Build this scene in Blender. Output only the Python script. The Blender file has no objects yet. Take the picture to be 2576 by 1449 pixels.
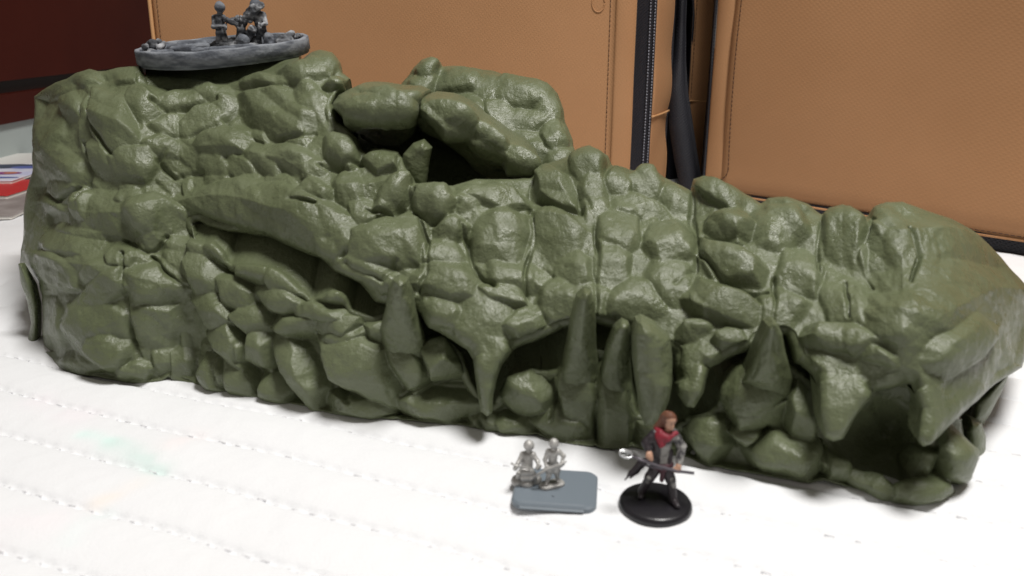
import bpy, math, random
import numpy as np

# ------------------------------------------------------------------ camera, world, lamps
S = 0.001                                   # all shapes below are laid out in millimetres
F, CX, CY = 2075.0, 1288.0, 724.5           # focal length and centre in units of a 2576 px wide picture
PITCH, CAMZ = math.radians(18.0), 160.0
sc = bpy.context.scene
cam_d = bpy.data.cameras.new('camera')
cam = bpy.data.objects.new('camera', cam_d)
sc.collection.objects.link(cam)
cam.location = (0, 0, CAMZ*S)
cam.rotation_euler = (math.pi/2 - PITCH, 0, 0)
cam_d.sensor_width = 36.0
cam_d.lens = 36.0*F/2576.0
cam_d.clip_start, cam_d.clip_end = 0.01, 50.0
cam_d.dof.use_dof = True
cam_d.dof.focus_distance = 0.50
cam_d.dof.aperture_fstop = 15.0
sc.camera = cam
sc.render.resolution_x, sc.render.resolution_y = 1024, 576

world = bpy.data.worlds.new('World'); sc.world = world; world.use_nodes = True
bg = world.node_tree.nodes['Background']
bg.inputs['Color'].default_value = (1.0, 0.90, 0.80, 1)
bg.inputs['Strength'].default_value = 0.20

def area_lamp(name, loc, target, size, power, color):
    d = bpy.data.lights.new(name, 'AREA'); d.shape = 'DISK'; d.size = size; d.energy = power; d.color = color
    o = bpy.data.objects.new(name, d); sc.collection.objects.link(o)
    o.location = loc
    v = np.array(target) - np.array(loc)
    from mathutils import Vector
    o.rotation_euler = Vector(v).to_track_quat('-Z', 'Y').to_euler()
    return o
area_lamp('ceiling_lamp', (0.28, 0.16, 1.30), (0.02, 0.40, 0.0), 0.38, 22.0, (1.0, 0.975, 0.94))

vs = sc.view_settings
vs.view_transform = 'Standard'; vs.look = 'None'; vs.exposure = 0.0; vs.gamma = 1.0; vs.use_curve_mapping = False

rng = np.random.default_rng(7)
random.seed(7)

# ------------------------------------------------------------------ pixel -> place
CP, SP = math.cos(PITCH), math.sin(PITCH)
def ray(u, v):
    dx = (np.asarray(u, float)-CX)/F; dy = -(np.asarray(v, float)-CY)/F
    return dx, CP+dy*SP, -SP+dy*CP
def at_depth(u, v, Y):
    x, y, z = ray(u, v); k = np.asarray(Y, float)/y
    return np.stack(np.broadcast_arrays(x*k, np.asarray(Y, float)+0*x, CAMZ+z*k), -1)
def on_ground(u, v, z0=0.0):
    x, y, z = ray(u, v); k = (z0-CAMZ)/z
    return np.stack(np.broadcast_arrays(x*k, y*k, z0+0*x), -1)

# ------------------------------------------------------------------ noise
def _hash(ix, iy, iz, seed):
    h = (ix*374761393 + iy*668265263 + iz*2147483647 + seed*974711) & 0xffffffff
    h = ((h ^ (h >> 13))*1274126177) & 0xffffffff
    h = ((h ^ (h >> 16))*2246822519) & 0xffffffff
    return ((h ^ (h >> 15)) & 0xffff)/65535.0*2-1
def vnoise(p, scale, seed=0):
    q = np.asarray(p, float)/scale
    i = np.floor(q).astype(np.int64); f = q-i; f = f*f*f*(f*(f*6-15)+10)
    out = 0
    for dx in (0, 1):
        wx = f[..., 0] if dx else 1-f[..., 0]
        for dy in (0, 1):
            wy = f[..., 1] if dy else 1-f[..., 1]
            for dz in (0, 1):
                wz = f[..., 2] if dz else 1-f[..., 2]
                out = out + wx*wy*wz*_hash(i[..., 0]+dx, i[..., 1]+dy, i[..., 2]+dz, seed)
    return out

def facets(u, v, size, seed, ang=0.5):
    """broken flat facets: random heights joined by flat triangles, slightly warped"""
    Q = np.stack([u, v, 0*u], -1)
    uu = u+0.26*size*vnoise(Q, size*1.9, seed+1); vv = v+0.26*size*vnoise(Q, size*1.9, seed+2)
    ca, sa = math.cos(ang), math.sin(ang)
    x = (uu*ca+vv*sa)/size; y = (-uu*sa+vv*ca)/(size*0.8); x = x+0.5*y
    i, j = np.floor(x).astype(np.int64), np.floor(y).astype(np.int64); fx, fy = x-i, y-j; z = 0*i
    h00, h10, h01, h11 = (_hash(i+a, j+b, z, seed) for a, b in ((0, 0), (1, 0), (0, 1), (1, 1)))
    return np.where(fx+fy < 1, h00+(h10-h00)*fx+(h01-h00)*fy, h11+(h01-h11)*(1-fx)+(h10-h11)*(1-fy))

# ------------------------------------------------------------------ objects
def new_empty(name, loc_mm, label=None, cat=None, group=None):
    o = bpy.data.objects.new(name, None); sc.collection.objects.link(o)
    o.empty_display_size = 0.01
    o.location = [c*S for c in loc_mm]
    if label: o['label'] = label
    if cat: o['category'] = cat
    if group: o['group'] = group
    return o
def root_loc(p):
    loc = np.zeros(3)
    while p is not None:
        loc += np.array(p.location)/S; p = p.parent
    return loc
def mesh_obj(name, verts, faces, mat, parent=None, smooth=True, normals=None, uv=None):
    """verts in mm (world); faces: int array (n,4)/(n,3) or a list of tuples"""
    verts = np.asarray(verts, float)
    off = root_loc(parent)
    v = ((verts-off)*S).astype(np.float32)
    me = bpy.data.meshes.new(name)
    if isinstance(faces, np.ndarray):
        n, k = faces.shape
        me.vertices.add(len(v)); me.vertices.foreach_set('co', v.ravel())
        me.loops.add(n*k); me.loops.foreach_set('vertex_index', faces.astype(np.int32).ravel())
        me.polygons.add(n); me.polygons.foreach_set('loop_start', np.arange(0, n*k, k, dtype=np.int32))
        me.update(calc_edges=True)
        me.validate()
    else:
        me.from_pydata(v.tolist(), [], [tuple(int(i) for i in f) for f in faces]); me.update()
    me.polygons.foreach_set('use_smooth', np.full(len(me.polygons), smooth))
    if normals is not None and len(me.vertices) == len(normals):
        me.normals_split_custom_set_from_vertices(np.asarray(normals, float).tolist())
    me.materials.append(mat)
    o = bpy.data.objects.new(name, me); sc.collection.objects.link(o)
    if parent is not None: o.parent = parent
    return o
def tag(o, label, cat, group=None, kind=None):
    if label: o['label'] = label
    if cat: o['category'] = cat
    if group: o['group'] = group
    if kind: o['kind'] = kind
    return o

# ------------------------------------------------------------------ materials
def make_mat(name, color, rough=0.6, spec=0.5, metallic=0.0, vary=None, bump=None, color2=None, rough_vary=0.0, coat=0.0):
    """vary=(scale,amount) noise between color and color2; bump=[(scale,distance_m,strength,detail)...]; scales per metre"""
    m = bpy.data.materials.new(name); m.use_nodes = True
    nt = m.node_tree; N = nt.nodes; L = nt.links
    b = N['Principled BSDF']
    b.inputs['Base Color'].default_value = (*color, 1)
    b.inputs['Roughness'].default_value = rough
    b.inputs['Specular IOR Level'].default_value = spec
    b.inputs['Metallic'].default_value = metallic
    b.inputs['Coat Weight'].default_value = coat
    geo = N.new('ShaderNodeNewGeometry')
    def noise(scale, detail=4, rough_=0.6):
        n = N.new('ShaderNodeTexNoise'); n.inputs['Scale'].default_value = scale
        n.inputs['Detail'].default_value = detail; n.inputs['Roughness'].default_value = rough_
        L.new(geo.outputs['Position'], n.inputs['Vector']); return n
    if vary:
        n = noise(vary[0], 5)
        cr = N.new('ShaderNodeValToRGB')
        cr.color_ramp.elements[0].position = 0.5-vary[1]; cr.color_ramp.elements[1].position = 0.5+vary[1]
        cr.color_ramp.elements[0].color = (*color, 1); cr.color_ramp.elements[1].color = (*(color2 or color), 1)
        L.new(n.outputs['Fac'], cr.inputs['Fac']); L.new(cr.outputs['Color'], b.inputs['Base Color'])
    if rough_vary:
        n = noise(95, 5)
        mr = N.new('ShaderNodeMapRange'); mr.inputs['From Min'].default_value = 0.3; mr.inputs['From Max'].default_value = 0.7
        mr.inputs['To Min'].default_value = rough-rough_vary; mr.inputs['To Max'].default_value = rough+rough_vary
        L.new(n.outputs['Fac'], mr.inputs['Value']); L.new(mr.outputs['Result'], b.inputs['Roughness'])
    prev = None
    for (scale, dist, strength, detail) in (bump or []):
        n = noise(scale, detail)
        bp = N.new('ShaderNodeBump'); bp.inputs['Distance'].default_value = dist; bp.inputs['Strength'].default_value = strength
        L.new(n.outputs['Fac'], bp.inputs['Height'])
        if prev: L.new(prev.outputs['Normal'], bp.inputs['Normal'])
        prev = bp
    if prev: L.new(prev.outputs['Normal'], b.inputs['Normal'])
    return m

M_rock = make_mat('olive_paint', (0.089, 0.105, 0.052), 0.38, 0.5, vary=(20, 0.2), color2=(0.126, 0.146, 0.080), rough_vary=0.17,
                  bump=[(420, 0.0012, 0.5, 4), (1500, 0.0004, 0.5, 3)])

# ================================================================== the rock terrain
FOOT = [(-60,870),(60,882),(105,886),(150,930),(200,945),(330,968),(400,965),(430,952),(490,968),(560,990),(640,1005),(720,1022),(830,1048),(960,1062),
        (1080,1070),(1240,1090),(1350,1102),(1480,1132),(1600,1134),(1700,1150),(1850,1195),(2040,1222),(2140,1238),(2300,1272),(2450,1262),(2700,1250)]
RIDGE = [(-60,250),(78,235),(195,175),(358,156),(470,175),(600,180),(760,140),(860,170),(960,190),(1100,230),(1250,300),(1345,380),(1450,372),(1600,425),
         (1740,465),(1830,465),(1990,495),(2120,512),(2270,502),(2390,545),(2520,645),(2620,720),(2700,760)]
DEEP = [(-60,80),(80,80),(400,86),(700,98),(1000,100),(1300,96),(1600,84),(2000,76),(2300,70),(2700,64)]
def pl(poly, x): return np.interp(x, [p[0] for p in poly], [p[1] for p in poly])
_fu = np.linspace(-60, 2700, 400)
_fy = on_ground(_fu, np.interp(_fu, [p[0] for p in FOOT], [p[1] for p in FOOT]))[:, 1]
_fy[_fu > 2300] = np.minimum(_fy[_fu > 2300], 250) + (_fu[_fu > 2300]-2300)*0.02
_k = np.exp(-0.5*(np.arange(-12, 13)/5.0)**2); _k /= _k.sum()
_fy = np.convolve(np.pad(_fy, 12, 'edge'), _k, 'valid')
def yfoot(u): return np.interp(u, _fu, _fy)

def main_depth(u, v):
    vf, vr = pl(FOOT, u), pl(RIDGE, u)
    t = np.clip((vf-v)/(vf-vr), 0, 1.05)
    Y = yfoot(u) + pl(DEEP, u)*(0.10*t+0.90*np.power(t, 2.1))
    fwd = np.interp(u, [450, 850, 1050, 2400], [0, 2, 13, 13])      # the upper jaw stands out over the lower wall
    Y = Y - fwd*np.clip(1.2-t, 0, 1)
    # the sloping left end turns away
    Y = Y + 26*np.clip((170-u)/130, 0, 1.2)**2
    Y = Y - 13*np.exp(-((u-2340)/190)**2-((v-790)/140)**2)          # the snout swells
    # the right end turns away
    Y = Y + 34*np.clip((u-2330)/260, 0, 1.3)**2.2
    return Y
def lower_depth(u, v):
    vf = pl(FOOT, u)
    h = (vf-v)
    lean = np.interp(h, [0, 120, 200, 300, 420], [0, 4, 8, 14, 24])
    slope = np.interp(h, [0, 190, 240, 330, 450], [0, 5, 7, 13, 22])   # rubble slope running into the long cave
    w = np.clip((1030-u)/120, 0, 1)*np.clip((u-520)/90, 0, 1)
    Y = yfoot(u) + lean*(1-w) + slope*w
    Y = np.where(u < 640, (main_depth(u, v)-1.0)*np.clip((640-u)/90,0,1)+Y*(1-np.clip((640-u)/90,0,1)), Y)
    a = np.exp(-(((u-2235)/85)**2+((v-1085)/95)**2))                     # hollow between the two big fangs
    Y = Y + 25*a + 22*np.clip((u-2380)/120, 0, 1)**1.5
    return Y
def left_close(u, v): return main_depth(u, v)

# ---- stones: (u, v, half length, half width, angle, height mm [, name])
MAIN_STONES = [
(120,218,60,25,-20,3),(205,188,52,22,-15,4),(305,180,75,22,-8,4),(112,330,95,34,84,5),(165,268,50,34,80,5),(214,300,75,20,98,4),
(280,300,90,52,75,9),(356,262,60,42,60,6),(455,248,95,38,-18,5),(418,316,36,30,10,5),(515,292,88,30,-36,6),(245,392,52,40,70,5),
(132,430,72,48,80,6),(182,500,44,30,90,5),(330,405,70,38,-10,5),(412,370,48,26,15,4),(378,545,78,70,5,10),(82,560,85,26,88,4),
(172,598,75,40,10,4),(150,690,75,40,35,5),(245,690,52,32,-20,4),(250,735,100,42,-38,5),(440,605,55,30,15,4),(458,655,62,42,42,5),
(392,712,75,62,0,6),(232,815,85,62,20,6),(392,820,72,62,15,6),(125,820,80,30,88,5),(272,880,66,46,28,9),(335,938,58,26,-8,5),
(190,925,62,32,15,4),(412,905,44,30,80,4),(452,925,58,27,82,6),(508,918,66,22,84,6),(546,760,115,34,64,6),(466,478,58,13,86,4),
(430,450,40,28,30,3),(562,352,72,42,-24,7),(690,282,100,70,10,9),(776,262,58,46,70,6),(665,202,84,16,-3,4),(765,172,68,30,-12,5),
(826,152,40,34,20,5),(850,205,40,18,5,6),(848,262,36,30,30,4),(600,425,48,40,20,4),(535,425,58,48,60,5),(655,400,55,45,30,5),
(722,392,66,42,15,6),(782,420,40,34,0,4),(856,374,52,46,35,8),(965,402,46,36,0,7),(590,478,78,44,-12,7),(700,478,55,46,30,5),
(792,486,48,36,10,7),(872,470,55,38,80,5),(982,492,68,38,-42,8),(905,545,50,38,60,5),
(602,526,140,74,9,8),(768,562,155,82,24,9),(1092,505,56,44,0,8),(970,610,100,76,-32,9),(1130,570,48,38,-30,6),
(1112,628,55,40,10,5),(1240,488,92,34,12,6),(1170,500,38,30,20,3),(1265,595,76,72,20,8),(1392,470,66,44,48,9),(1482,412,52,40,20,6),
(1392,590,86,64,85,7),(1438,672,62,50,30,5),(1292,690,86,48,10,6),(898,664,110,66,42,8),(950,735,46,32,20,4),(1130,700,92,54,14,8),
(1268,738,70,28,12,6),(1102,778,58,42,20,4),(1222,850,185,72,88,3.5,'stalactite'),(1322,812,58,42,-12,6),(1402,752,58,66,20,5),
(1498,490,68,40,85,5),(1562,452,40,36,10,5),(1622,452,50,34,15,7),(1602,512,86,32,12,6),(1705,482,48,38,30,5),(1562,572,66,46,85,6),
(1632,560,34,50,10,4),(1684,606,66,58,20,8),(1540,662,66,46,70,5),(1592,752,76,56,10,6),(1695,712,66,58,25,5),(1482,760,56,60,80,4),
(1812,474,74,32,22,7),(1832,560,68,48,10,8),(1962,560,82,48,-8,7),(1992,510,62,22,12,5),(1852,664,100,46,22,8),(2014,672,60,58,60,6),
(1812,762,106,50,12,9),(1962,772,62,50,20,5),(1740,830,50,28,-10,6),(1832,842,46,24,-8,5),(2122,590,76,56,80,6),(2225,552,46,44,20,4),
(2290,622,100,66,70,4),(2400,690,215,140,28,4),(2270,760,90,64,10,4.5),(2330,650,90,50,60,4.5),(2112,742,84,54,75,4),(2230,812,94,56,20,3.5),(2112,850,94,38,12,8),
(2195,892,70,24,18,5),(2112,965,150,84,92,4,'stalactite'),(2425,868,125,56,-35,8),
(2385,975,175,86,128,4,'stalactite'),(1755,940,95,56,98,3.5,'stalactite'),
(640,318,40,30,60,4),(480,380,40,34,20,3),(310,480,38,26,10,3),(300,640,44,28,20,4),(110,505,40,24,60,4),(120,600,44,26,70,4)]
LOWER_STONES = [
(540,626,50,30,30,6),(645,680,60,42,15,6),(722,705,72,40,20,6),(700,756,62,40,8,7),(842,745,60,24,10,6),(805,785,82,28,8,6),(585,735,62,36,42,5),(625,805,58,38,35,5),(738,818,62,30,4,6),(842,818,60,32,5,5),(500,680,72,44,76,7),(528,780,80,40,62,7),(572,870,66,40,70,7),(500,620,44,34,40,6),(530,945,52,38,80,6),
(650,872,56,40,80,7),
(742,925,108,38,62,8),(862,850,70,34,-5,5),(900,920,116,80,34,9),(590,955,62,40,75,6),(682,984,46,36,60,6),
(905,1026,96,28,8,6),(1102,1026,112,42,5,6),(1110,902,58,52,40,10),(1015,900,100,44,64,6),(1322,985,72,58,40,7),(1282,1072,52,30,15,6),
(1405,1075,62,48,20,5),(1445,985,110,48,84,5),(1548,1030,110,52,84,5),(1655,1110,60,42,15,5),(1776,1102,70,52,70,7),(1895,1000,98,84,60,10),
(1872,1092,44,26,20,6),(2015,1040,90,42,82,6),(1985,1152,100,62,10,8),(2240,1085,90,70,30,4),(2195,1222,92,32,24,7),(2320,1238,92,42,-5,7),
(2402,1150,80,38,86,8),(2110,1180,50,36,20,5),(960,835,50,30,25,4),(2300,1150,60,44,40,4),(1220,1070,44,26,10,4)]
BACK_STONES = [(1075,172,34,30,-30,6),(1050,215,52,28,-30,5),(1160,205,66,36,10,6),(1312,232,82,44,10,7),(1235,225,50,52,70,5),(1385,272,60,44,65,6),
(1330,305,66,32,-10,5),(1392,342,46,38,60,7),(1265,300,58,44,30,5),(1412,402,60,34,10,5),(1180,275,56,40,30,5),(1340,362,60,44,30,5),(1425,320,50,26,70,4)]

def stone_height(U, V, stones, seed, floor=-1.6, soft=0.05, grow=1.24, blend=0.3, hs=1.3):
    """height field (mm) over the picture grid and the index of the stone that owns each point:
    every stone is a cut block (leaning side planes, one or two top planes) with softened edges"""
    r_ = np.random.default_rng(seed)
    H = np.full(U.shape, floor); own = np.full(U.shape, -1, int)
    g = U[0, 1]-U[0, 0]; u0, v0 = U[0, 0], V[0, 0]
    Q = np.stack([U, V, 0*U], -1)
    WU = U + 4*vnoise(Q, 46, seed+50)+1.2*vnoise(Q, 19, seed+51)
    WV = V + 4*vnoise(Q, 46, seed+52)+1.2*vnoise(Q, 19, seed+53)
    for i, s in enumerate(stones):
        u, v, a, b, ang, h = s[:6]
        fang = len(s) > 6 and s[6] == 'stalactite'
        a, b = a*grow, b*grow; h = h*hs
        R = 1.6*max(a, b)
        c0, c1 = int(max(0, (u-R-u0)//g)), int(min(U.shape[1], (u+R-u0)//g+2))
        r0, r1 = int(max(0, (v-R-v0)//g)), int(min(U.shape[0], (v+R-v0)//g+2))
        ns = 6 if i % 3 else 5
        phis = (np.arange(ns)+r_.uniform(-.32, .32, ns))/ns*2*math.pi + r_.uniform(0, 6.28)
        cs = r_.uniform(0.80, 1.10, ns); sl = r_.uniform(1.3, 2.6, ns)
        tops = [(r_.uniform(0.80, 1.0), math.pi/2+r_.uniform(-.8, .8), r_.uniform(0.25, 0.6)), (r_.uniform(0.85, 1.1), -math.pi/2+r_.uniform(-.7, .7), r_.uniform(0.35, 0.9)),
                (r_.uniform(0.85, 1.1), r_.uniform(0, 6.28), r_.uniform(0.2, 0.5))]
        sm = 0.5*(a+b)
        sf = soft*r_.uniform(0.7, 1.8)
        if c1 <= c0 or r1 <= r0: continue
        du, dv = WU[r0:r1, c0:c1]-u, WV[r0:r1, c0:c1]-v
        ca, sa = math.cos(math.radians(ang)), math.sin(math.radians(ang))
        x = (du*ca+dv*sa)/a; y = (-du*sa+dv*ca)/b
        rr = np.sqrt(x*x+y*y)
        if fang:
            f = h*(1-rr**3.0)
        else:
            pls = []
            for p, c, m in zip(phis, cs, sl):
                pls.append(m*(1-(np.cos(p)*x+np.sin(p)*y)/c))
            for (c, p, m) in tops:
                pls.append(c+m*(np.cos(p)*du+np.sin(p)*dv)/sm)
            f = -sf*np.log(sum(np.exp(-np.clip(q, -6, 6)/sf) for q in pls))
            f = h*(f-0.18*rr*rr)
            f = np.where(rr > 1.25, f-h*4*(rr-1.25), f)
        w = H[r0:r1, c0:c1]; o = own[r0:r1, c0:c1]
        o[f > w] = i
        w[...] = 0.5*(w+f+np.sqrt((w-f)**2+blend*blend))
    return H, own

MAIN_CRACKS = [[(1470,500),(1496,540),(1502,620),(1497,720),(1500,800)],[(1745,470),(1738,520),(1756,600),(1745,680),(1700,722)],[(1952,690),(1944,800)],[(2068,555),(2054,625),(2062,680)],[(2124,700),(2131,790)],
[(1182,598),(1190,660),(1215,702),(1240,720)],[(1334,530),(1346,600),(1320,700),(1332,762)],[(1050,545),(1076,600),(1070,690),(1052,730)],[(866,648),(900,582),(960,540)],[(1350,432),(1342,490),(1380,520),(1462,524)],
[(1036,526),(1080,553),(1130,546),(1152,515)],[(1770,588),(1830,606),(1900,592),(1964,600)],[(1755,640),(1800,690),(1850,722),(1932,732)],[(300,598),(350,626),(396,622),(412,594)],[(380,640),(430,692),(480,716),(496,700)],
[(310,640),(312,740),(330,860),(350,902)],[(186,500),(216,420),(200,360)],[(808,410),(850,422),(902,404)],[(676,352),(730,346),(784,328)],[(380,262),(420,286),(480,276),(544,244)],[(222,240),(232,320),(290,394)],[(90,480),(130,505),(180,470)],
[(440,360),(400,400),(440,440),(500,430)],[(620,330),(560,300),(600,260)],[(750,470),(745,510),(800,522)],[(920,530),(985,540),(1040,480)],[(1185,615),(1160,560),(1185,540)],[(1000,660),(960,705),(880,660)],[(2200,560),(2150,640),(2180,700)],[(2290,580),(2320,640),(2300,690)]]
LOWER_CRACKS = [[(788,900),(820,962),(850,985),(882,1004)],[(720,940),(745,990),(772,1030)],[(604,850),(600,905),(640,932),(694,928)],[(1000,1005),(1080,962),(1190,972)],[(1190,980),(1214,1082)],[(1820,1050),(1850,1130),(1890,1132),(1932,1080)],
[(1398,930),(1392,1050)],[(535,890),(545,960),(560,990)],[(980,985),(995,1060)],[(1500,1000),(1497,1130)],[(1720,1050),(1735,1150)],[(2085,1110),(2075,1215)],[(1840,1045),(1900,1040),(1980,1000)]]
def carve(U, V, cracks, depth=3.0, w=5.0, seed=0):
    out = np.zeros(U.shape); g = U[0, 1]-U[0, 0]; u0, v0 = U[0, 0], V[0, 0]
    Q = np.stack([U, V, 0*U], -1); WU = U+5*vnoise(Q, 42, seed+90); WV = V+5*vnoise(Q, 42, seed+91)
    for line in cracks:
        for a, b in zip(line[:-1], line[1:]):
            a, b = np.array(a, float), np.array(b, float); R = 34
            c0, c1 = int(max(0, (min(a[0], b[0])-R-u0)//g)), int((max(a[0], b[0])+R-u0)//g+1); r0, r1 = int(max(0, (min(a[1], b[1])-R-v0)//g)), int((max(a[1], b[1])+R-v0)//g+1)
            uu, vv = WU[r0:r1, c0:c1], WV[r0:r1, c0:c1]; d = b-a
            t = np.clip(((uu-a[0])*d[0]+(vv-a[1])*d[1])/(d@d), 0, 1); r = np.hypot(uu-a[0]-t*d[0], vv-a[1]-t*d[1])
            out[r0:r1, c0:c1] = np.maximum(out[r0:r1, c0:c1], np.exp(-(r/w)**2)*np.clip(0.6+0.8*vnoise(np.stack([uu, vv, 0*uu], -1), 60, 5), 0.1, 1))
    return depth*out

EDGE = {'lip': (10., 40.), 'ridge': (12., 44.), 'foot': (1.2, 8.), 'fang': (7., 27.), 'seam': (5.0, 34.), 'hole': (6., 26.), 'round': (0, 1.), 'side': (14., 40.)}

def build_layer(outline, depth, stones, seed, step=2.2, rnd=None, h_off=3.2, amp=1.0, rim=None, noise_amp=1.0, craggy=None, st_args={}, cracks=None):
    """outline: [(u,v,tag)...] closed; tag belongs to the segment that starts at the point.
    A solid-looking sheet with rounded, turned-in edges. Returns verts, quads, owner of each quad (-2: turned-in edge)"""
    P = np.array([(p[0], p[1]) for p in outline], float); T = [p[2] for p in outline]
    # slightly uneven outline
    u0, v0 = P.min(0)-3*step; u1, v1 = P.max(0)+3*step
    us = np.arange(u0, u1, step); vs_ = np.arange(v0, v1, step)
    U, V = np.meshgrid(us, vs_)
    inside = np.zeros(U.shape, bool)
    dist = np.full(U.shape, 1e9); NU = U.copy(); NV = V.copy(); seg = np.zeros(U.shape, int)
    n = len(P); W = 85.0
    for i in range(n):
        a, b = P[i], P[(i+1) % n]
        if a[1] != b[1]:
            cond = (a[1] > V) != (b[1] > V)
            xi = (b[0]-a[0])*(V-a[1])/(b[1]-a[1])+a[0]
            inside ^= cond & (U < xi)
        c0 = int(max(0, (min(a[0], b[0])-W-u0)//step)); c1 = int((max(a[0], b[0])+W-u0)//step+2)
        r0 = int(max(0, (min(a[1], b[1])-W-v0)//step)); r1 = int((max(a[1], b[1])+W-v0)//step+2)
        uu, vv = U[r0:r1, c0:c1], V[r0:r1, c0:c1]
        d = b-a; L2 = max(d@d, 1e-9)
        t = np.clip(((uu-a[0])*d[0]+(vv-a[1])*d[1])/L2, 0, 1)
        qu, qv = a[0]+t*d[0], a[1]+t*d[1]
        dd = np.hypot(uu-qu, vv-qv)
        m = dd < dist[r0:r1, c0:c1]
        dist[r0:r1, c0:c1][m] = dd[m]; NU[r0:r1, c0:c1][m] = qu[m]; NV[r0:r1, c0:c1][m] = qv[m]; seg[r0:r1, c0:c1][m] = i
    near = np.zeros_like(inside)
    for dr in (-1, 0, 1):
        for dc in (-1, 0, 1):
            near |= np.roll(np.roll(inside, dr, 0), dc, 1)
    snap = near & ~inside
    G_u, G_v = np.where(snap, NU, U), np.where(snap, NV, V)
    D = np.where(inside, dist, 0.0)
    keep = near
    # base surface with rounded edges
    Y = depth(G_u, G_v)
    if rnd is not None:
        rad, w = rnd
        x = np.clip(1-D/w, 0, 1); Y = Y + rad*(1-np.sqrt(np.maximum(0, 1-x*x)))
    else:
        # soft minimum of all edge roundings: the nearest edge decides
        rr = np.array([EDGE[t][0] for t in T])[seg]; ww = np.array([EDGE[t][1] for t in T])[seg]
        x = np.clip(1-D/ww, 0, 1)
        push = rr*(1-np.sqrt(np.maximum(0, 1-x*x)))
        Y = Y + push
    B = at_depth(G_u, G_v, Y)
    # normals of the base
    du = np.gradient(B, axis=1); dv = np.gradient(B, axis=0)
    N = np.cross(dv, du)
    N /= np.linalg.norm(N, axis=-1, keepdims=True)+1e-9
    toward = np.array([0, 0, CAMZ])-B
    sgn = np.sign((N*toward).sum(-1, keepdims=True)); N = N*np.where(sgn == 0, 1, sgn)
    for _ in range(3):
        N = (N+np.roll(N, 1, 0)+np.roll(N, -1, 0)+np.roll(N, 1, 1)+np.roll(N, -1, 1))
    N /= np.linalg.norm(N, axis=-1, keepdims=True)+1e-9
    if stones: H, own = stone_height(G_u, G_v, stones, seed, **st_args)
    else: H, own = np.full(U.shape, h_off), np.full(U.shape, -1, int)
    H = (H-h_off)*amp
    if cracks: H = H-carve(G_u, G_v, cracks, seed=seed)
    if craggy is not None:
        w = craggy(G_u, G_v)
        H = H + w*(5.6*facets(G_u, G_v, 138., seed+70)+1.9*facets(G_u, G_v, 66., seed+75, 1.1)+0.3*facets(G_u, G_v, 25., seed+80, 2.0))
    H = H + noise_amp*(0.5*vnoise(B, 17, seed)+0.22*vnoise(B, 6.0, seed+1)+0.16*vnoise(B, 2.7, seed+2)+0.08*vnoise(B, 1.3, seed+3))
    fade = np.clip(D/14.0, 0.25, 1)
    if rnd is None:
        mf = np.where((np.array(T) == 'fang')[seg], np.clip(1.35-D/52.0, 0, 1), 0.0)
        for _ in range(6): mf = (mf+np.roll(mf, 3, 0)+np.roll(mf, -3, 0)+np.roll(mf, 3, 1)+np.roll(mf, -3, 1))/5
        H = H*(1-mf)+(1.5+0.9*vnoise(B, 9, seed+5)+0.3*vnoise(B, 3, seed+6))*mf
    X = B + N*(H*fade)[..., None]
    X[..., 2] = np.maximum(X[..., 2], -4.0)
    # faces
    k = keep; ins = inside
    q_ok = k[:-1, :-1] & k[1:, :-1] & k[1:, 1:] & k[:-1, 1:] & (ins[:-1, :-1] | ins[1:, :-1] | ins[1:, 1:] | ins[:-1, 1:])
    idx = np.arange(U.size).reshape(U.shape)
    quads = np.stack([idx[:-1, :-1][q_ok], idx[1:, :-1][q_ok], idx[1:, 1:][q_ok], idx[:-1, 1:][q_ok]], -1)
    fo = own[:-1, :-1][q_ok]
    used = np.unique(quads); remap = np.full(U.size, -1); remap[used] = np.arange(len(used))
    quads = remap[quads]
    verts = X.reshape(-1, 3)[used]; vseg = seg.ravel()[used]
    # boundary edges
    e = np.concatenate([quads[:, [0, 1]], quads[:, [1, 2]], quads[:, [2, 3]], quads[:, [3, 0]]])
    es = np.sort(e, 1); key = es[:, 0]*len(verts)+es[:, 1]
    uq, first, cnt = np.unique(key, return_index=True, return_counts=True)
    be = e[first[cnt == 1]]
    bv = np.unique(be); bmap = np.full(len(verts), -1); bmap[bv] = np.arange(len(bv))
    tags = np.array(T)[vseg[bv]]
    steps = rim(verts[bv], tags)             # list of arrays: following rings
    allv = [verts]; allq = [quads]; allo = [fo]
    prev = bv.copy(); base = len(verts)
    for ring in steps:
        ids = base+np.arange(len(bv)); base += len(bv)
        allv.append(ring)
        a, b = be[:, 0], be[:, 1]
        allq.append(np.stack([prev[bmap[b]], prev[bmap[a]], ids[bmap[a]], ids[bmap[b]]], -1))
        allo.append(np.full(len(be), -2)); prev = ids
    return np.concatenate(allv), np.concatenate(allq), np.concatenate(allo)

def vert_normals(v, q):
    n = np.cross(v[q[:, 2]]-v[q[:, 0]], v[q[:, 3]]-v[q[:, 1]])
    out = np.zeros_like(v)
    for c in range(3):
        for k in range(4):
            out[:, c] += np.bincount(q[:, k], weights=n[:, c], minlength=len(v))
    return out/(np.linalg.norm(out, axis=1, keepdims=True)+1e-12)

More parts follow.
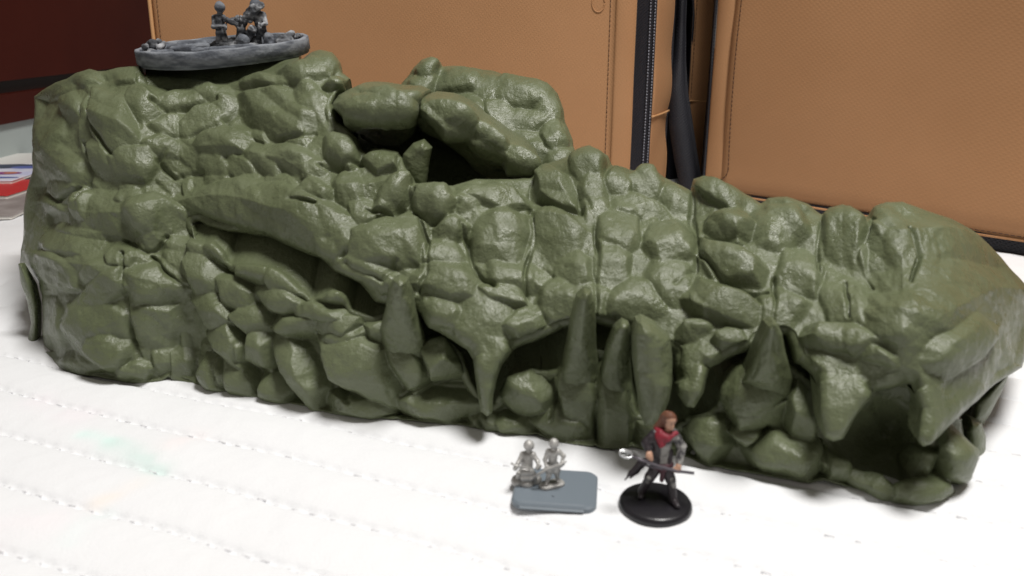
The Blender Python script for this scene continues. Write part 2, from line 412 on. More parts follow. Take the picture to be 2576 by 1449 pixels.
DY = 468.0
dc = at_depth(565, 126, DY); rad = 208*DY/F/1.045
tx, ty = math.radians(4.4), math.radians(-3.2)
RX = np.array([[1, 0, 0], [0, math.cos(tx), -math.sin(tx)], [0, math.sin(tx), math.cos(tx)]]); RY = np.array([[math.cos(ty), 0, math.sin(ty)], [0, 1, 0], [-math.sin(ty), 0, math.cos(ty)]])
TILT = RX@RY
def pit_bottom(x, y):
    n = TILT@np.array([0, 0, 1.0]); p = dc+TILT@np.array([0, 0, -4.5]); return p[2]-(n[0]*(x-p[0])+n[1]*(y-p[1]))/n[2]
def rim_default(v, tags):
    rings = [v.copy() for _ in range(4)]
    for i in range(len(v)):
        p = v[i]; t = tags[i]
        if t in ('ridge', 'side'):
            slope = (CAMZ-p[2])/p[1]
            st = [(22, -(22*slope*1.2+1.5)), (52, -(52*slope*1.3+8)), (74, -(p[2]*0.62)), (84, -p[2]+0.3)]
            if t == 'side': st = [(12, -0.03*p[2]), (36, -0.16*p[2]), (60, -0.55*p[2]), (74, -p[2]+0.3)]
        elif t == 'lip': st = [(7, 3.0), (14, 8), (22, 14), (30, 18)]
        elif t == 'hole': st = [(6, -2.5), (13, -8), (22, -16), (30, -24)]
        elif t == 'fang': st = [(3, .3), (5, .6), (7, 1.2), (8, 2)]
        elif t == 'seam': st = [(3, 0), (6, 0), (9, 0), (12, 0)]
        elif t == 'plat': st = [(6, 0.8), (18, pit_bottom(p[0], p[1]+18)-0.4-p[2]), (80, pit_bottom(p[0], p[1]+80)-2-p[2]), (100, -p[2]+0.3)]
        else: st = [(3, 0), (6, 0), (9, 0), (12, 0)]
        for k, (dy, dz) in enumerate(st):
            rings[k][i] = (p[0]*(1+dy/p[1]*0.9) if t in ('ridge', 'plat') else p[0], p[1]+dy, max(0.2, p[2]+dz) if t != 'foot' else p[2]-0.2*k)
    return rings
EDGE['plat'] = (10., 36.)

terrain = new_empty('rock_terrain', (-50, 340, 0), 'long olive-green painted model cliff of boulders with caves and fangs on the white quilt', 'terrain model')

def emit_parts(v, q, o, stones, shell_name, default='stone'):
    n = vert_normals(v, q)
    order = np.argsort(o, kind='stable'); o2, q2 = o[order], q[order]
    ids, start = np.unique(o2, return_index=True)
    ends = list(start[1:])+[len(o2)]
    for i, a, b in zip(ids, start, ends):
        qq = q2[a:b]
        used, inv = np.unique(qq, return_inverse=True)
        nm = shell_name if i < 0 else (stones[i][6] if len(stones[i]) > 6 else default)
        mesh_obj(nm, v[used], inv.reshape(qq.shape), M_rock, terrain, True, n[used])

def solid(name, outline, depth, rad, width, step=2.0, seed=1, amp=1.0, mirror=0.8, noise_amp=0.8, stones=None, crag=0.0, vault=0.0):
    """a closed rounded body: the front swells out of its outline, the back mirrors it"""
    pts = [(p[0], p[1], 'round') for p in outline]
    def rim(v, tags):
        c = v.mean(0)
        r1 = v.copy(); r1[:, 1] += rad*mirror*0.5
        r2 = v*0.86+c*0.14; r2[:, 1] = v[:, 1]+rad*mirror
        r3 = v*0.4+c*0.6; r3[:, 1] = v[:, 1]+rad*mirror*1.3
        if vault:                                   # runs straight back into the mass behind, shaped to keep the hole dark
            r1, r2, r3 = v.copy(), v.copy(), v.copy()
            r1[:, 1] += vault*0.25; r2[:, 1] += vault*0.6; r2[:, 2] -= 1; r3[:, 1] += vault; r3[:, 2] -= 5
        for r in (r1, r2, r3): r[:, 2] = np.maximum(r[:, 2], -4.0)
        return [r1, r2, r3]
    v, q, o = build_layer(pts, lambda a, b: depth(a, b)-rad*0.0, stones, seed, step, (rad, width), amp=amp, rim=rim, noise_amp=noise_amp, craggy=(lambda a, b: crag+0*a) if crag else None)
    if stones:
        emit_parts(v, q, o, stones, name); return None
    return mesh_obj(name, v, q, M_rock, terrain, True, vert_normals(v, q))

# ---- main mass: left mound, long upper jaw, ridge
R_, L_, K_, H_, FT, SM, SD, PT = 'ridge', 'lip', 'fang', 'hole', 'foot', 'seam', 'side', 'plat'
MAIN = [(106,884,SD),(108,800,SD),(104,745,SD),(92,705,SD),(52,660,SD),(56,600,SD),(52,530,SD),(62,470,SD),(76,430,SD),(80,380,SD),(84,310,SD),(78,240,R_),
(100,226,R_),(132,208,R_),(170,190,R_),(192,178,R_),(222,168,R_),(244,174,R_),(300,166,R_),(352,160,R_),(366,184,PT),(400,188,PT),(420,186,PT),(470,192,PT),(540,206,PT),(600,204,PT),(615,192,PT),
(660,182,PT),(700,172,PT),(752,152,R_),(765,148,R_),(780,130,R_),(805,124,R_),(835,131,R_),(856,156,R_),(864,180,R_),(884,196,R_),
(866,220,H_),(845,240,H_),(836,262,H_),(850,305,H_),(877,321,H_),(897,342,H_),(906,372,H_),(921,381,H_),(932,371,H_),(948,368,H_),(970,375,H_),(1003,380,H_),(1017,396,H_),(1021,420,H_),(1045,460,H_),
(1097,463,H_),(1138,466,H_),(1196,447,H_),(1281,447,H_),(1333,444,H_),(1345,424,R_),(1372,412,R_),(1400,404,R_),(1440,388,R_),(1462,374,R_),(1500,372,R_),(1530,391,R_),(1539,416,R_),(1576,422,R_),(1595,431,R_),
(1612,422,R_),(1640,424,R_),(1690,458,R_),(1738,482,R_),(1746,452,R_),(1772,448,R_),(1830,467,R_),(1890,492,R_),(1914,508,R_),(1932,497,R_),(1980,497,R_),(2030,517,R_),(2068,541,R_),(2086,522,R_),(2120,514,R_),
(2160,532,R_),(2180,546,R_),(2200,522,R_),(2232,507,R_),(2272,504,R_),(2310,517,R_),(2390,547,R_),(2450,582,R_),(2520,647,R_),(2560,692,SD),(2592,730,SD),(2606,790,SD),(2596,860,SD),(2574,912,L_),
(2529,942,L_),(2482,985,K_),(2431,1028,K_),(2388,1067,K_),(2340,1116,K_),(2322,1121,K_),(2311,1106,K_),(2318,1028,K_),(2300,976,L_),(2288,956,L_),(2236,974,L_),(2198,989,K_),(2173,1017,K_),(2150,1048,K_),(2134,1079,K_),
(2119,1102,K_),(2095,1108,K_),(2076,1098,K_),(2066,1067,K_),(2060,1009,K_),(2056,958,L_),(2041,931,L_),(2013,911,L_),(1994,900,L_),(1984,864,L_),(1972,836,L_),(1920,846,L_),(1908,868,L_),(1845,890,L_),(1806,907,L_),(1785,927,K_),
(1775,958,K_),(1767,989,K_),(1746,1023,K_),(1728,1020,K_),(1709,993,K_),(1698,950,L_),(1690,880,L_),(1640,850,L_),(1590,832,L_),(1550,820,L_),(1500,806,L_),(1416,820,L_),(1348,851,L_),(1290,882,K_),(1262,915,K_),(1248,952,K_),(1239,1000,K_),
(1237,1038,K_),(1225,1046,K_),(1211,1034,K_),(1204,993,K_),(1197,942,K_),(1192,894,L_),(1177,867,L_),(1142,846,L_),(1101,823,L_),(1077,812,L_),(1057,778,L_),(1040,766,L_),(970,769,L_),(943,762,L_),(921,733,L_),(908,713,L_),(886,700,L_),
(842,680,L_),(807,648,L_),(783,641,L_),(728,617,L_),(684,598,L_),(622,590,L_),(572,590,L_),(519,577,L_),(493,562,SM),(500,600,SM),(498,660,SM),(512,730,SM),(552,800,SM),(576,842,SM),(556,872,SM),(536,905,SM),(534,950,SM),(504,984,FT),
(490,972,FT),(440,960,FT),(424,951,FT),(405,964,FT),(370,970,FT),(330,969,FT),(250,956,FT),(200,946,FT),(150,931,FT),(122,906,FT)]
MAIN = [(u_, v_+(12 if u_ > 1000 else 0)*(t_ == L_), t_) for u_, v_, t_ in MAIN]
v, q, o = build_layer(MAIN, main_depth, MAIN_STONES, 11, rim=rim_default, cracks=MAIN_CRACKS, st_args=dict(floor=0.9, hs=1.12, grow=1.27), craggy=lambda u, v: np.interp(u, [0, 480, 900, 2050, 2200, 2330, 2600], [0.9, 0.85, 0.55, 0.5, 0.6, 0.5, 0.25]))
emit_parts(v, q, o, MAIN_STONES, 'shell')

# ---- lower wall and the rubble slope that runs into the long cave
LOWER = [(430,950,FT),(446,900,SM),(440,780,SM),(440,640,SM),(480,590,L_),(515,600,L_),(540,596,L_),(562,620,L_),(585,650,L_),(640,652,L_),(690,662,L_),(720,680,L_),(760,715,L_),(790,738,L_),(838,718,L_),(872,735,L_),
(892,760,L_),(940,775,L_),(990,776,L_),(1040,806,L_),(1066,850,L_),(1100,844,L_),(1140,858,L_),(1170,890,L_),(1196,960,L_),(1230,1020,L_),(1258,985,L_),(1292,942,L_),(1340,926,L_),(1400,932,L_),(1440,900,L_),(1500,872,L_),
(1545,880,L_),(1590,930,L_),(1612,1040,L_),(1690,1068,L_),(1735,1046,L_),(1775,1034,L_),(1802,1006,L_),(1812,940,L_),(1850,905,L_),(1900,880,L_),(1970,896,L_),(2010,925,L_),(2052,965,L_),(2100,950,L_),(2200,950,L_),(2320,950,L_),(2400,1000,L_),
(2432,1060,SD),(2442,1130,SD),(2436,1196,SD),(2412,1236,FT),(2370,1263,FT),(2300,1273,FT),(2220,1261,FT),(2140,1236,FT),(2085,1217,FT),(2040,1222,FT),(1950,1210,FT),(1850,1195,FT),(1760,1175,FT),(1700,1150,FT),(1600,1133,FT),
(1480,1132,FT),(1400,1120,FT),(1350,1101,FT),(1240,1090,FT),(1200,1082,FT),(1080,1070,FT),(960,1062,FT),(900,1056,FT),(830,1048,FT),(760,1029,FT),(720,1022,FT),(640,1005,FT),(560,990,FT),(500,984,FT),(470,962,FT)]
EDGE['lip'] = (6., 26.)
LOWER = [(u_, v_+(10 if u_ < 960 else -9)*(t_ == L_), t_) for u_, v_, t_ in LOWER]
v, q, o = build_layer(LOWER, lower_depth, LOWER_STONES, 12, rim=rim_default, cracks=LOWER_CRACKS, craggy=lambda u, v: 0.14+0*u, st_args=dict(floor=-3.4, grow=1.13, blend=0.35))
emit_parts(v, q, o, LOWER_STONES, 'shell')

# ---- rear ridge beyond the upper hole
BACK = [(996,262,R_),(1002,212,R_),(1020,190,R_),(1040,166,R_),(1060,151,R_),(1085,144,R_),(1105,150,R_),(1112,165,R_),(1160,166,R_),(1215,173,R_),(1240,178,R_),(1262,186,R_),(1310,196,R_),(1350,197,R_),(1376,207,R_),(1401,237,R_),
(1416,276,R_),(1422,310,R_),(1440,350,R_),(1446,376,R_),(1444,440,SM),(1345,480,SM),(1200,490,SM),(1020,480,SM),(880,420,SM),(850,300,SM),(860,225,SM),(900,235,SM)]
def back_depth(u, v): return np.interp(v, [140, 480], [490, 415]) - 0.02*(u-1000)
v, q, o = build_layer(BACK, back_depth, BACK_STONES, 13, rim=rim_default, craggy=lambda u, v: 0.5+0*u)
emit_parts(v, q, o, BACK_STONES, 'shell')

# ---- free-standing bodies of the casting
solid('overhanging_boulder', [(836,262),(850,238),(880,221),(902,212),(950,213),(1000,219),(1040,224),(1062,236),(1056,270),(1048,305),(1034,345),(1004,374),(950,372),(912,352),(884,318),(852,288)],
      lambda u, v: main_depth(u, 330)-4+0*v+0.30*np.clip(v-280, 0, 120)+0.10*np.clip(280-v, 0, 90), 13, 40, seed=21, crag=0.9, noise_amp=1.2,
      stones=[(945,262,112,46,6,7,'overhanging_boulder'),(900,300,50,30,40,5,'overhanging_boulder')], vault=62)
solid('arch', [(1044,272),(1054,249),(1080,240),(1130,249),(1180,274),(1212,300),(1242,320),(1282,345),(1322,370),(1350,402),(1360,440),(1345,470),(1310,462),(1270,460),(1220,456),(1192,430),(1168,402),(1134,376),(1100,354),(1060,334),(1041,305)],
      lambda u, v: 384-0.02*(u-1040)+0.26*np.clip(v-(300+0.40*(u-1050)), 0, 90), 9, 28, seed=22, crag=0.8, noise_amp=1.2, stones=[(1130,295,80,46,28,6,'arch'),(1235,355,62,42,35,5,'arch'),(1310,405,60,44,45,5,'arch')], vault=68)
solid('inner_boulder', [(1006,430),(1014,388),(1038,362),(1066,352),(1086,372),(1078,420),(1072,472),(1030,478)], lambda u, v: 366+0*u, 7, 26, seed=23, crag=0.3)
M_ = lambda u, d: (lambda a, b: yfoot(u)+d(b)+0*a)
solid('stalagmite', [(960,870),(958,820),(970,770),(976,725),(988,702),(1005,697),(1024,705),(1034,730),(1042,765),(1056,810),(1072,860),(1076,920),(1060,970),(1000,960),(958,920)], M_(1010, lambda b: np.interp(b,[700,790,850,960],[-13,-5,1,12])), 10, 40, seed=24, noise_amp=1.3, crag=0.38)
solid('stalagmite', [(1398,1010),(1410,940),(1424,870),(1436,800),(1452,745),(1470,729),(1488,732),(1496,760),(1500,820),(1502,880),(1506,960),(1500,1040),(1496,1130),(1440,1126),(1392,1116),(1392,1060)], M_(1455, lambda b: np.interp(b,[730,850,940,1120],[-17,-7,3,13])), 10, 44, seed=25, noise_amp=1.3, crag=0.38)
solid('stalagmite', [(1500,1000),(1512,930),(1528,870),(1548,825),(1566,808),(1582,815),(1588,850),(1586,900),(1592,960),(1602,1040),(1606,1130),(1550,1132),(1500,1131),(1498,1060)], M_(1550, lambda b: np.interp(b,[800,880,960,1120],[-15,-6,3,13])), 9, 40, seed=26, noise_amp=1.3, crag=0.38)
solid('stalactite', [(1592,840),(1600,806),(1614,798),(1650,816),(1688,852),(1693,900),(1690,960),(1682,1010),(1668,1050),(1645,1072),(1622,1072),(1611,1045),(1604,980),(1595,910)], M_(1640, lambda b: -19+0*b), 11, 44, seed=27, noise_amp=1.3, crag=0.38)
solid('stalagmite', [(1860,960),(1890,910),(1912,850),(1928,816),(1944,806),(1958,814),(1970,840),(1980,890),(1994,950),(1990,1010),(1930,1060),(1880,1020)], M_(1930, lambda b: np.interp(b,[806,900,960,1060],[-15,-7,-1,10])), 12, 52, seed=28, noise_amp=1.3, crag=0.38)
solid('stalactite', [(2436,1060),(2448,1010),(2500,960),(2540,935),(2532,960),(2518,990),(2492,1040),(2474,1068),(2455,1072)], lambda u, v: 298+0*u, 8, 26, seed=29)
solid('pillar', [(2428,1080),(2440,1050),(2470,1064),(2480,1100),(2478,1150),(2466,1186),(2448,1193),(2436,1160)], lambda u, v: 282+0*u, 8, 24, seed=30)
solid('side_flap', [(46,664),(56,664),(84,712),(98,770),(98,840),(92,882),(72,886),(68,862),(78,812),(68,760),(52,710)], lambda u, v: 402+0*u, 5, 18, seed=31)

# ================================================================== small mesh helpers
def box(x0, x1, y0, y1, z0, z1):
    v = [(x, y, z) for z in (z0, z1) for y in (y0, y1) for x in (x0, x1)]
    f = [(0,2,3,1),(4,5,7,6),(0,1,5,4),(2,6,7,3),(0,4,6,2),(1,3,7,5)]
    return np.array(v, float), f
def join(parts):
    V, Fc, n = [], [], 0
    for v, f in parts:
        V.append(np.asarray(v, float)); Fc += [tuple(int(i)+n for i in q) for q in f]; n += len(v)
    return np.concatenate(V), Fc
def rotz(v, deg, c=(0, 0, 0)):
    a = math.radians(deg); R = np.array([[math.cos(a), -math.sin(a), 0], [math.sin(a), math.cos(a), 0], [0, 0, 1]])
    return (np.asarray(v, float)-c)@R.T+c
def lathe(profile, n=48, cx=0, cy=0, sx=1, sy=1):
    V = []; m = len(profile)
    for k in range(n):
        a = 2*math.pi*k/n
        for r, z in profile: V.append((cx+r*sx*math.cos(a), cy+r*sy*math.sin(a), z))
    Fc = [(k*m+j, ((k+1) % n)*m+j, ((k+1) % n)*m+j+1, k*m+j+1) for k in range(n) for j in range(m-1)]
    Fc.append(tuple(k*m+m-1 for k in range(n))); Fc.append(tuple(k*m for k in reversed(range(n))))
    return np.array(V), Fc
def tube(pts, rad, n=8):
    P = np.asarray(pts, float); m = len(P); rad = np.broadcast_to(rad, (m,)); V = []
    T = np.gradient(P, axis=0); T /= np.linalg.norm(T, axis=1, keepdims=True)+1e-9
    up = np.array([0.13, 0.2, 0.97])
    for i in range(m):
        a = np.cross(T[i], up); a /= np.linalg.norm(a)+1e-9; b = np.cross(a, T[i])
        for k in range(n):
            t = 2*math.pi*k/n; V.append(P[i]+rad[i]*(math.cos(t)*a+math.sin(t)*b))
    Fc = [(i*n+k, i*n+(k+1) % n, (i+1)*n+(k+1) % n, (i+1)*n+k) for i in range(m-1) for k in range(n)]
    Fc.append(tuple(range(n-1, -1, -1))); Fc.append(tuple((m-1)*n+k for k in range(n)))
    return np.array(V), Fc
def rounded_slab(w, d, h, r, bevel=0.4, n=6):
    """slab with round corners and a bevelled top, centred on x/y, standing on z=0"""
    ring = []
    for (sx, sy, a0) in ((1, 1, 0), (-1, 1, 90), (-1, -1, 180), (1, -1, 270)):
        for k in range(n+1):
            a = math.radians(a0+90*k/n); ring.append((sx*(w/2-r)+r*math.cos(a), sy*(d/2-r)+r*math.sin(a)))
    ring = np.array(ring); m = len(ring)
    lv = [(1, 0.0), (1, h-bevel), (1-2*bevel/max(w, d), h)]
    V = np.concatenate([np.column_stack([ring*sc_, np.full(m, z)]) for sc_, z in lv])
    Fc = [(j*m+k, j*m+(k+1) % m, (j+1)*m+(k+1) % m, (j+1)*m+k) for j in range(len(lv)-1) for k in range(m)]
    Fc.append(tuple(range((len(lv)-1)*m, len(lv)*m))); Fc.append(tuple(range(m-1, -1, -1)))
    return V, Fc
def nets(prims, h=0.35, k=0.5, noise=None):
    """one continuous skin round tapered limbs: prims = [(a, b, ra, rb)] in mm"""
    A = np.array([p[0] for p in prims], float); B = np.array([p[1] for p in prims], float)
    ra = np.array([p[2] for p in prims], float); rb = np.array([p[3] for p in prims], float)
    R = np.maximum(ra, rb)[:, None]
    lo = np.minimum(A-R, B-R).min(0)-2*h-k; hi = np.maximum(A+R, B+R).max(0)+2*h+k
    ax = [np.arange(lo[i], hi[i]+h, h) for i in range(3)]
    X = np.stack(np.meshgrid(*ax, indexing='ij'), -1)
    acc = None
    for a, b, r1, r2 in zip(A, B, ra, rb):
        d = b-a; L2 = max(d@d, 1e-9)
        t = np.clip(((X-a)@d)/L2, 0, 1)
        f = np.linalg.norm(X-a-t[..., None]*d, axis=-1)-(r1+(r2-r1)*t)
        if acc is None: acc = f
        else:
            hh = np.clip(0.5+0.5*(acc-f)/k, 0, 1); acc = acc*(1-hh)+f*hh-k*hh*(1-hh)
    if noise: acc = acc+noise[0]*vnoise(X, noise[1], 5)
    s_ = acc < 0
    corner = [(i, j, l) for i in (0, 1) for j in (0, 1) for l in (0, 1)]
    n0, n1, n2 = (n-1 for n in acc.shape)
    cnt = sum(s_[i:i+n0, j:j+n1, l:l+n2].astype(int) for i, j, l in corner)
    act = (cnt > 0) & (cnt < 8)
    ids = np.full(act.shape, -1); ids[act] = np.arange(act.sum())
    pos = np.zeros((act.sum(), 3)); wt = np.zeros(act.sum()); base = np.argwhere(act)
    for c1 in corner:
        for axis in range(3):
            if c1[axis]: continue
            c2 = list(c1); c2[axis] = 1
            f1 = acc[base[:, 0]+c1[0], base[:, 1]+c1[1], base[:, 2]+c1[2]]; f2 = acc[base[:, 0]+c2[0], base[:, 1]+c2[1], base[:, 2]+c2[2]]
            m = (f1 < 0) != (f2 < 0); t = np.where(m, f1/np.where(m, f1-f2, 1), 0)
            q = base+np.array(c1); q = q.astype(float); q[:, axis] += t
            pos[m] += q[m]; wt[m] += 1
    pos = pos/wt[:, None]*h+lo
    quads = []
    for axis in range(3):
        o1, o2 = [(1, 2), (2, 0), (0, 1)][axis]
        sh = [0, 0, 0]; sh[axis] = 1
        a = s_[:s_.shape[0]-sh[0], :s_.shape[1]-sh[1], :s_.shape[2]-sh[2]]; b = s_[sh[0]:, sh[1]:, sh[2]:]
        e = np.argwhere(a != b)
        e = e[(e[:, o1] > 0) & (e[:, o2] > 0) & (e[:, o1] < ids.shape[o1]) & (e[:, o2] < ids.shape[o2])]
        if not len(e): continue
        d1 = np.zeros(3, int); d1[o1] = 1; d2 = np.zeros(3, int); d2[o2] = 1
        g_ = lambda p: ids[p[:, 0], p[:, 1], p[:, 2]]
        qd = np.stack([g_(e), g_(e-d1), g_(e-d1-d2), g_(e-d2)], -1)
        flip = ~a[e[:, 0], e[:, 1], e[:, 2]]
        qd[flip] = qd[flip][:, ::-1]
        quads.append(qd)
    return pos, np.concatenate(quads)

# ================================================================== quilt they all stand on
QA = math.radians(22.8); QN = np.array([math.sin(QA), math.cos(QA)]); QT = np.array([math.cos(QA), -math.sin(QA)])
Q0, QSP = 144.6, 27.7
def quilt_wave(t, k): return 1.1*math.sin(t/37.0+k*1.7)+0.6*math.sin(t/13.0+k*2.9)
def quilt_height(x, y):
    n = x*QN[0]+y*QN[1]; t = x*QT[0]+y*QT[1]
    n = n+1.1*np.sin(t/37.0+3)+0.5*np.sin(t/14.0)
    ph = (n-Q0)/QSP
    puff = np.abs(np.sin(math.pi*ph))**0.55
    p = np.stack([x, y, 0*x], -1)
    fr = (ph-np.round(ph))*QSP
    return -1.7+2.1*puff-0.9*np.exp(-(fr/1.3)**2)*(1+0.5*np.sin(t/1.3))+0.45*vnoise(p, 22, 3)+0.5*vnoise(p, 60, 4)*1.0+0.12*vnoise(p, 5, 6)
xs = np.concatenate([np.arange(-1100, -330, 12.0), np.arange(-330, 330, 1.1), np.arange(330, 1000, 12.0)])
ys = np.concatenate([np.arange(90, 400, 1.1), np.arange(400, 1300, 8.0)])
QX, QY = np.meshgrid(xs, ys)
qv = np.stack([QX, QY, quilt_height(QX, QY)], -1).reshape(-1, 3)
qi = np.arange(QX.size).reshape(QX.shape)
qf = np.stack([qi[:-1, :-1], qi[:-1, 1:], qi[1:, 1:], qi[1:, :-1]], -1).reshape(-1, 4)
M_cloth = make_mat('white_cotton', (0.77, 0.78, 0.80), 0.95, 0.15, bump=[(900, 0.0008, 0.35, 4)])
quilt = mesh_obj('quilt_surface', qv, qf, M_cloth); quilt['kind'] = 'structure'
quilt['label'] = 'white quilted cotton cloth with parallel rows of stitching'
# faint washed-out stains on the cloth
def seg_mask(x, y, pts, w):
    P = on_ground(np.array([p[0] for p in pts], float), np.array([p[1] for p in pts], float)); best = np.zeros_like(x)
    for a, b in zip(P[:-1], P[1:]):
        d = (b-a)[:2]; t = np.clip(((x-a[0])*d[0]+(y-a[1])*d[1])/(d@d), 0, 1)
        r = np.hypot(x-a[0]-t*d[0], y-a[1]-t*d[1]); best = np.maximum(best, np.exp(-(r/w)**2))
    return best
qx, qy = qv[:, 0], qv[:, 1]
patch = np.clip(0.75+0.5*vnoise(np.stack([qx, qy, 0*qx], -1), 7, 8), 0, 1)
col = np.tile(np.array([[0.77, 0.78, 0.80]]), (len(qv), 1))
for pts, w, c, a in [([(210,1092),(275,1105)], 4, (0.62,0.86,0.80), 0.5), ([(285,1117),(330,1135),(375,1160),(400,1185)], 5.5, (0.40,0.72,0.62), 0.30), ([(250,1260),(300,1240),(360,1210)], 4, (0.85,0.74,0.64), 0.4),
                     ([(170,1360),(210,1320),(260,1290)], 4, (0.72,0.82,0.82), 0.4), ([(100,1010),(200,1045)], 9, (0.86,0.76,0.82), 0.3), ([(20,1330),(120,1310)], 9, (0.86,0.78,0.82), 0.3), ([(430,1120),(480,1100)], 7, (0.90,0.78,0.78), 0.3)]:
    m = (seg_mask(qx, qy, pts, w)*a*patch)[:, None]; col = col*(1-m)+np.array(c)*m
ca = quilt.data.color_attributes.new('cloth_dye', 'FLOAT_COLOR', 'POINT')
ca.data.foreach_set('color', np.column_stack([col, np.ones(len(col))]).astype(np.float32).ravel())
nt = M_cloth.node_tree; an = nt.nodes.new('ShaderNodeAttribute'); an.attribute_name = 'cloth_dye'
nt.links.new(an.outputs['Color'], nt.nodes['Principled BSDF'].inputs['Base Color'])
# stitches: small threads in the grooves, their grey stands in for stitch-hole shade
M_thread = make_mat('shade_grey_thread', (0.60, 0.60, 0.62), 0.9, 0.2)
st = []
for k in range(-3, 9):
    n0 = Q0+k*QSP; t = -430.0
    while t < 260:
        L = random.uniform(1.6, 3.6)
        for tt in (t,):
            nn = n0-(1.1*math.sin(tt/37.0+3)+0.5*math.sin(tt/14.0))
            c = QN*nn+QT*tt
            if 120 < c[1] < 420 and -330 < c[0] < 330 and random.random() < 0.9:
                z = float(quilt_height(np.array([c[0]]), np.array([c[1]]))[0])
                vb, fb = box(-L/2, L/2, -0.30, 0.30, 0.0, random.uniform(0.25, 0.75))
                vb = rotz(vb, -22.8+random.uniform(-6, 6))+np.array([c[0], c[1], z]); st.append((vb, fb))
        t += random.uniform(3.6, 4.6)
V_, F_ = join(st)
so = mesh_obj('stitching', V_, F_, M_thread, quilt, False); so['kind'] = 'stuff'

# ================================================================== tan bags behind
def weave_mat(name, color, color2, freq=900.0, depth=0.0004, rough=0.75):
    m = make_mat(name, color, rough, 0.35, vary=(7, 0.25), color2=color2)
    nt = m.node_tree; N, L = nt.nodes, nt.links
    b = N['Principled BSDF']; geo = [n for n in N if n.type == 'NEW_GEOMETRY'][0]
    mp = N.new('ShaderNodeMapping'); mp.inputs['Rotation'].default_value = (0, math.radians(38), 0); L.new(geo.outputs['Position'], mp.inputs['Vector'])
    w1 = N.new('ShaderNodeTexWave'); w1.bands_direction = 'X'; w1.inputs['Scale'].default_value = freq/6.283*1.0; w1.inputs['Distortion'].default_value = 0.6; L.new(mp.outputs['Vector'], w1.inputs['Vector'])
    w2 = N.new('ShaderNodeTexWave'); w2.bands_direction = 'Z'; w2.inputs['Scale'].default_value = freq/6.283*0.8; w2.inputs['Distortion'].default_value = 0.6; L.new(mp.outputs['Vector'], w2.inputs['Vector'])
    mu = N.new('ShaderNodeMath'); mu.operation = 'MULTIPLY'; L.new(w1.outputs['Fac'], mu.inputs[0]); L.new(w2.outputs['Fac'], mu.inputs[1])
    bp = N.new('ShaderNodeBump'); bp.inputs['Distance'].default_value = depth; bp.inputs['Strength'].default_value = 0.6
    L.new(mu.outputs['Value'], bp.inputs['Height']); L.new(bp.outputs['Normal'], b.inputs['Normal'])
    return m
M_bag = weave_mat('tan_canvas', (0.35, 0.178, 0.080), (0.40, 0.21, 0.100), 900.0, 0.00011)
M_black = weave_mat('black_webbing', (0.012, 0.012, 0.016), (0.018, 0.018, 0.024), 1100, 0.0006, 0.6)
M_dstitch = make_mat('brown_thread', (0.05, 0.02, 0.01), 0.8)
M_cord = make_mat('tan_piping', (0.50, 0.27, 0.12), 0.6)
M_zip = make_mat('zip_teeth', (0.20, 0.20, 0.23), 0.35, 0.5, metallic=0.4)
BAG_H = 345.0
def plan_pt(u, Y, vv=250.0):
    p = at_depth(u, vv, Y); return np.array([float(p[0]), float(p[1])])
def wall_sheet(name, P, Q, mat, parent, nu=40, nz=36, bulge=0.0, noise=(0, 60), z0=0.0, z1=BAG_H, thick=2.0, bottom_round=0.0):
    """upright cloth panel from plan point P to Q, seen from the camera side, with real thickness"""
    P, Q = np.array(P, float), np.array(Q, float)
    d = Q-P; n = np.array([d[1], -d[0]]); n /= np.linalg.norm(n)
    if n[1] > 0: n = -n
    a = np.linspace(0, 1, nu); z = np.linspace(z0, z1, nz)
    A, Z = np.meshgrid(a, z)
    xy = P+A[..., None]*d
    off = bulge*np.sin(math.pi*A)**0.6*np.sin(np.clip((Z-z0)/(z1-z0), 0, 1)*math.pi)**0.5
    X = np.concatenate([xy, Z[..., None]], -1)
    off = off+noise[0]*vnoise(X, noise[1], 9)
    if bottom_round: off = off-bottom_round*np.clip(1-(Z-z0)/(bottom_round*2.5), 0, 1)**2
    front = X.copy(); front[..., :2] += off[..., None]*n
    back = front.copy(); back[..., :2] -= thick*n
    m = nu*nz; V = np.concatenate([front.reshape(-1, 3), back.reshape(-1, 3)])
    i = np.arange(m).reshape(nz, nu)
    q = np.stack([i[:-1, :-1], i[:-1, 1:], i[1:, 1:], i[1:, :-1]], -1).reshape(-1, 4)
    F4 = [q, q[:, ::-1]+m]
    for e in (i[0], i[-1], i[:, 0], i[:, -1]): F4.append(np.stack([e[:-1], e[1:], e[1:]+m, e[:-1]+m], -1))
    o = mesh_obj(name, V, np.concatenate(F4), mat, parent)
    return o, (lambda aa, zz, lift=0.0: np.array([*(P+aa*d+n*(lift+bulge*math.sin(math.pi*min(max(aa, 0), 1))**0.6*math.sin(min(max((zz-z0)/(z1-z0), 0), 1)*math.pi)**0.5
              + noise[0]*float(vnoise(np.array([[*(P+aa*d), zz]]), noise[1], 9)[0]))), zz]))
def dashes(name, pts, L, gap, r, mat, parent):
    pts = np.asarray(pts, float); seg = np.linalg.norm(np.diff(pts, axis=0), axis=1); cum = np.concatenate([[0], np.cumsum(seg)])
    at = lambda s_: np.array([np.interp(s_, cum, pts[:, c]) for c in range(3)])
    out = []; s_ = 0
    while s_+L < cum[-1]:
        out.append(tube([at(s_), at(s_+L)], r, 5)); s_ += L+gap
    V, Fc = join(out); o = mesh_obj(name, V, Fc, mat, parent, True); o['kind'] = 'stuff'; return o

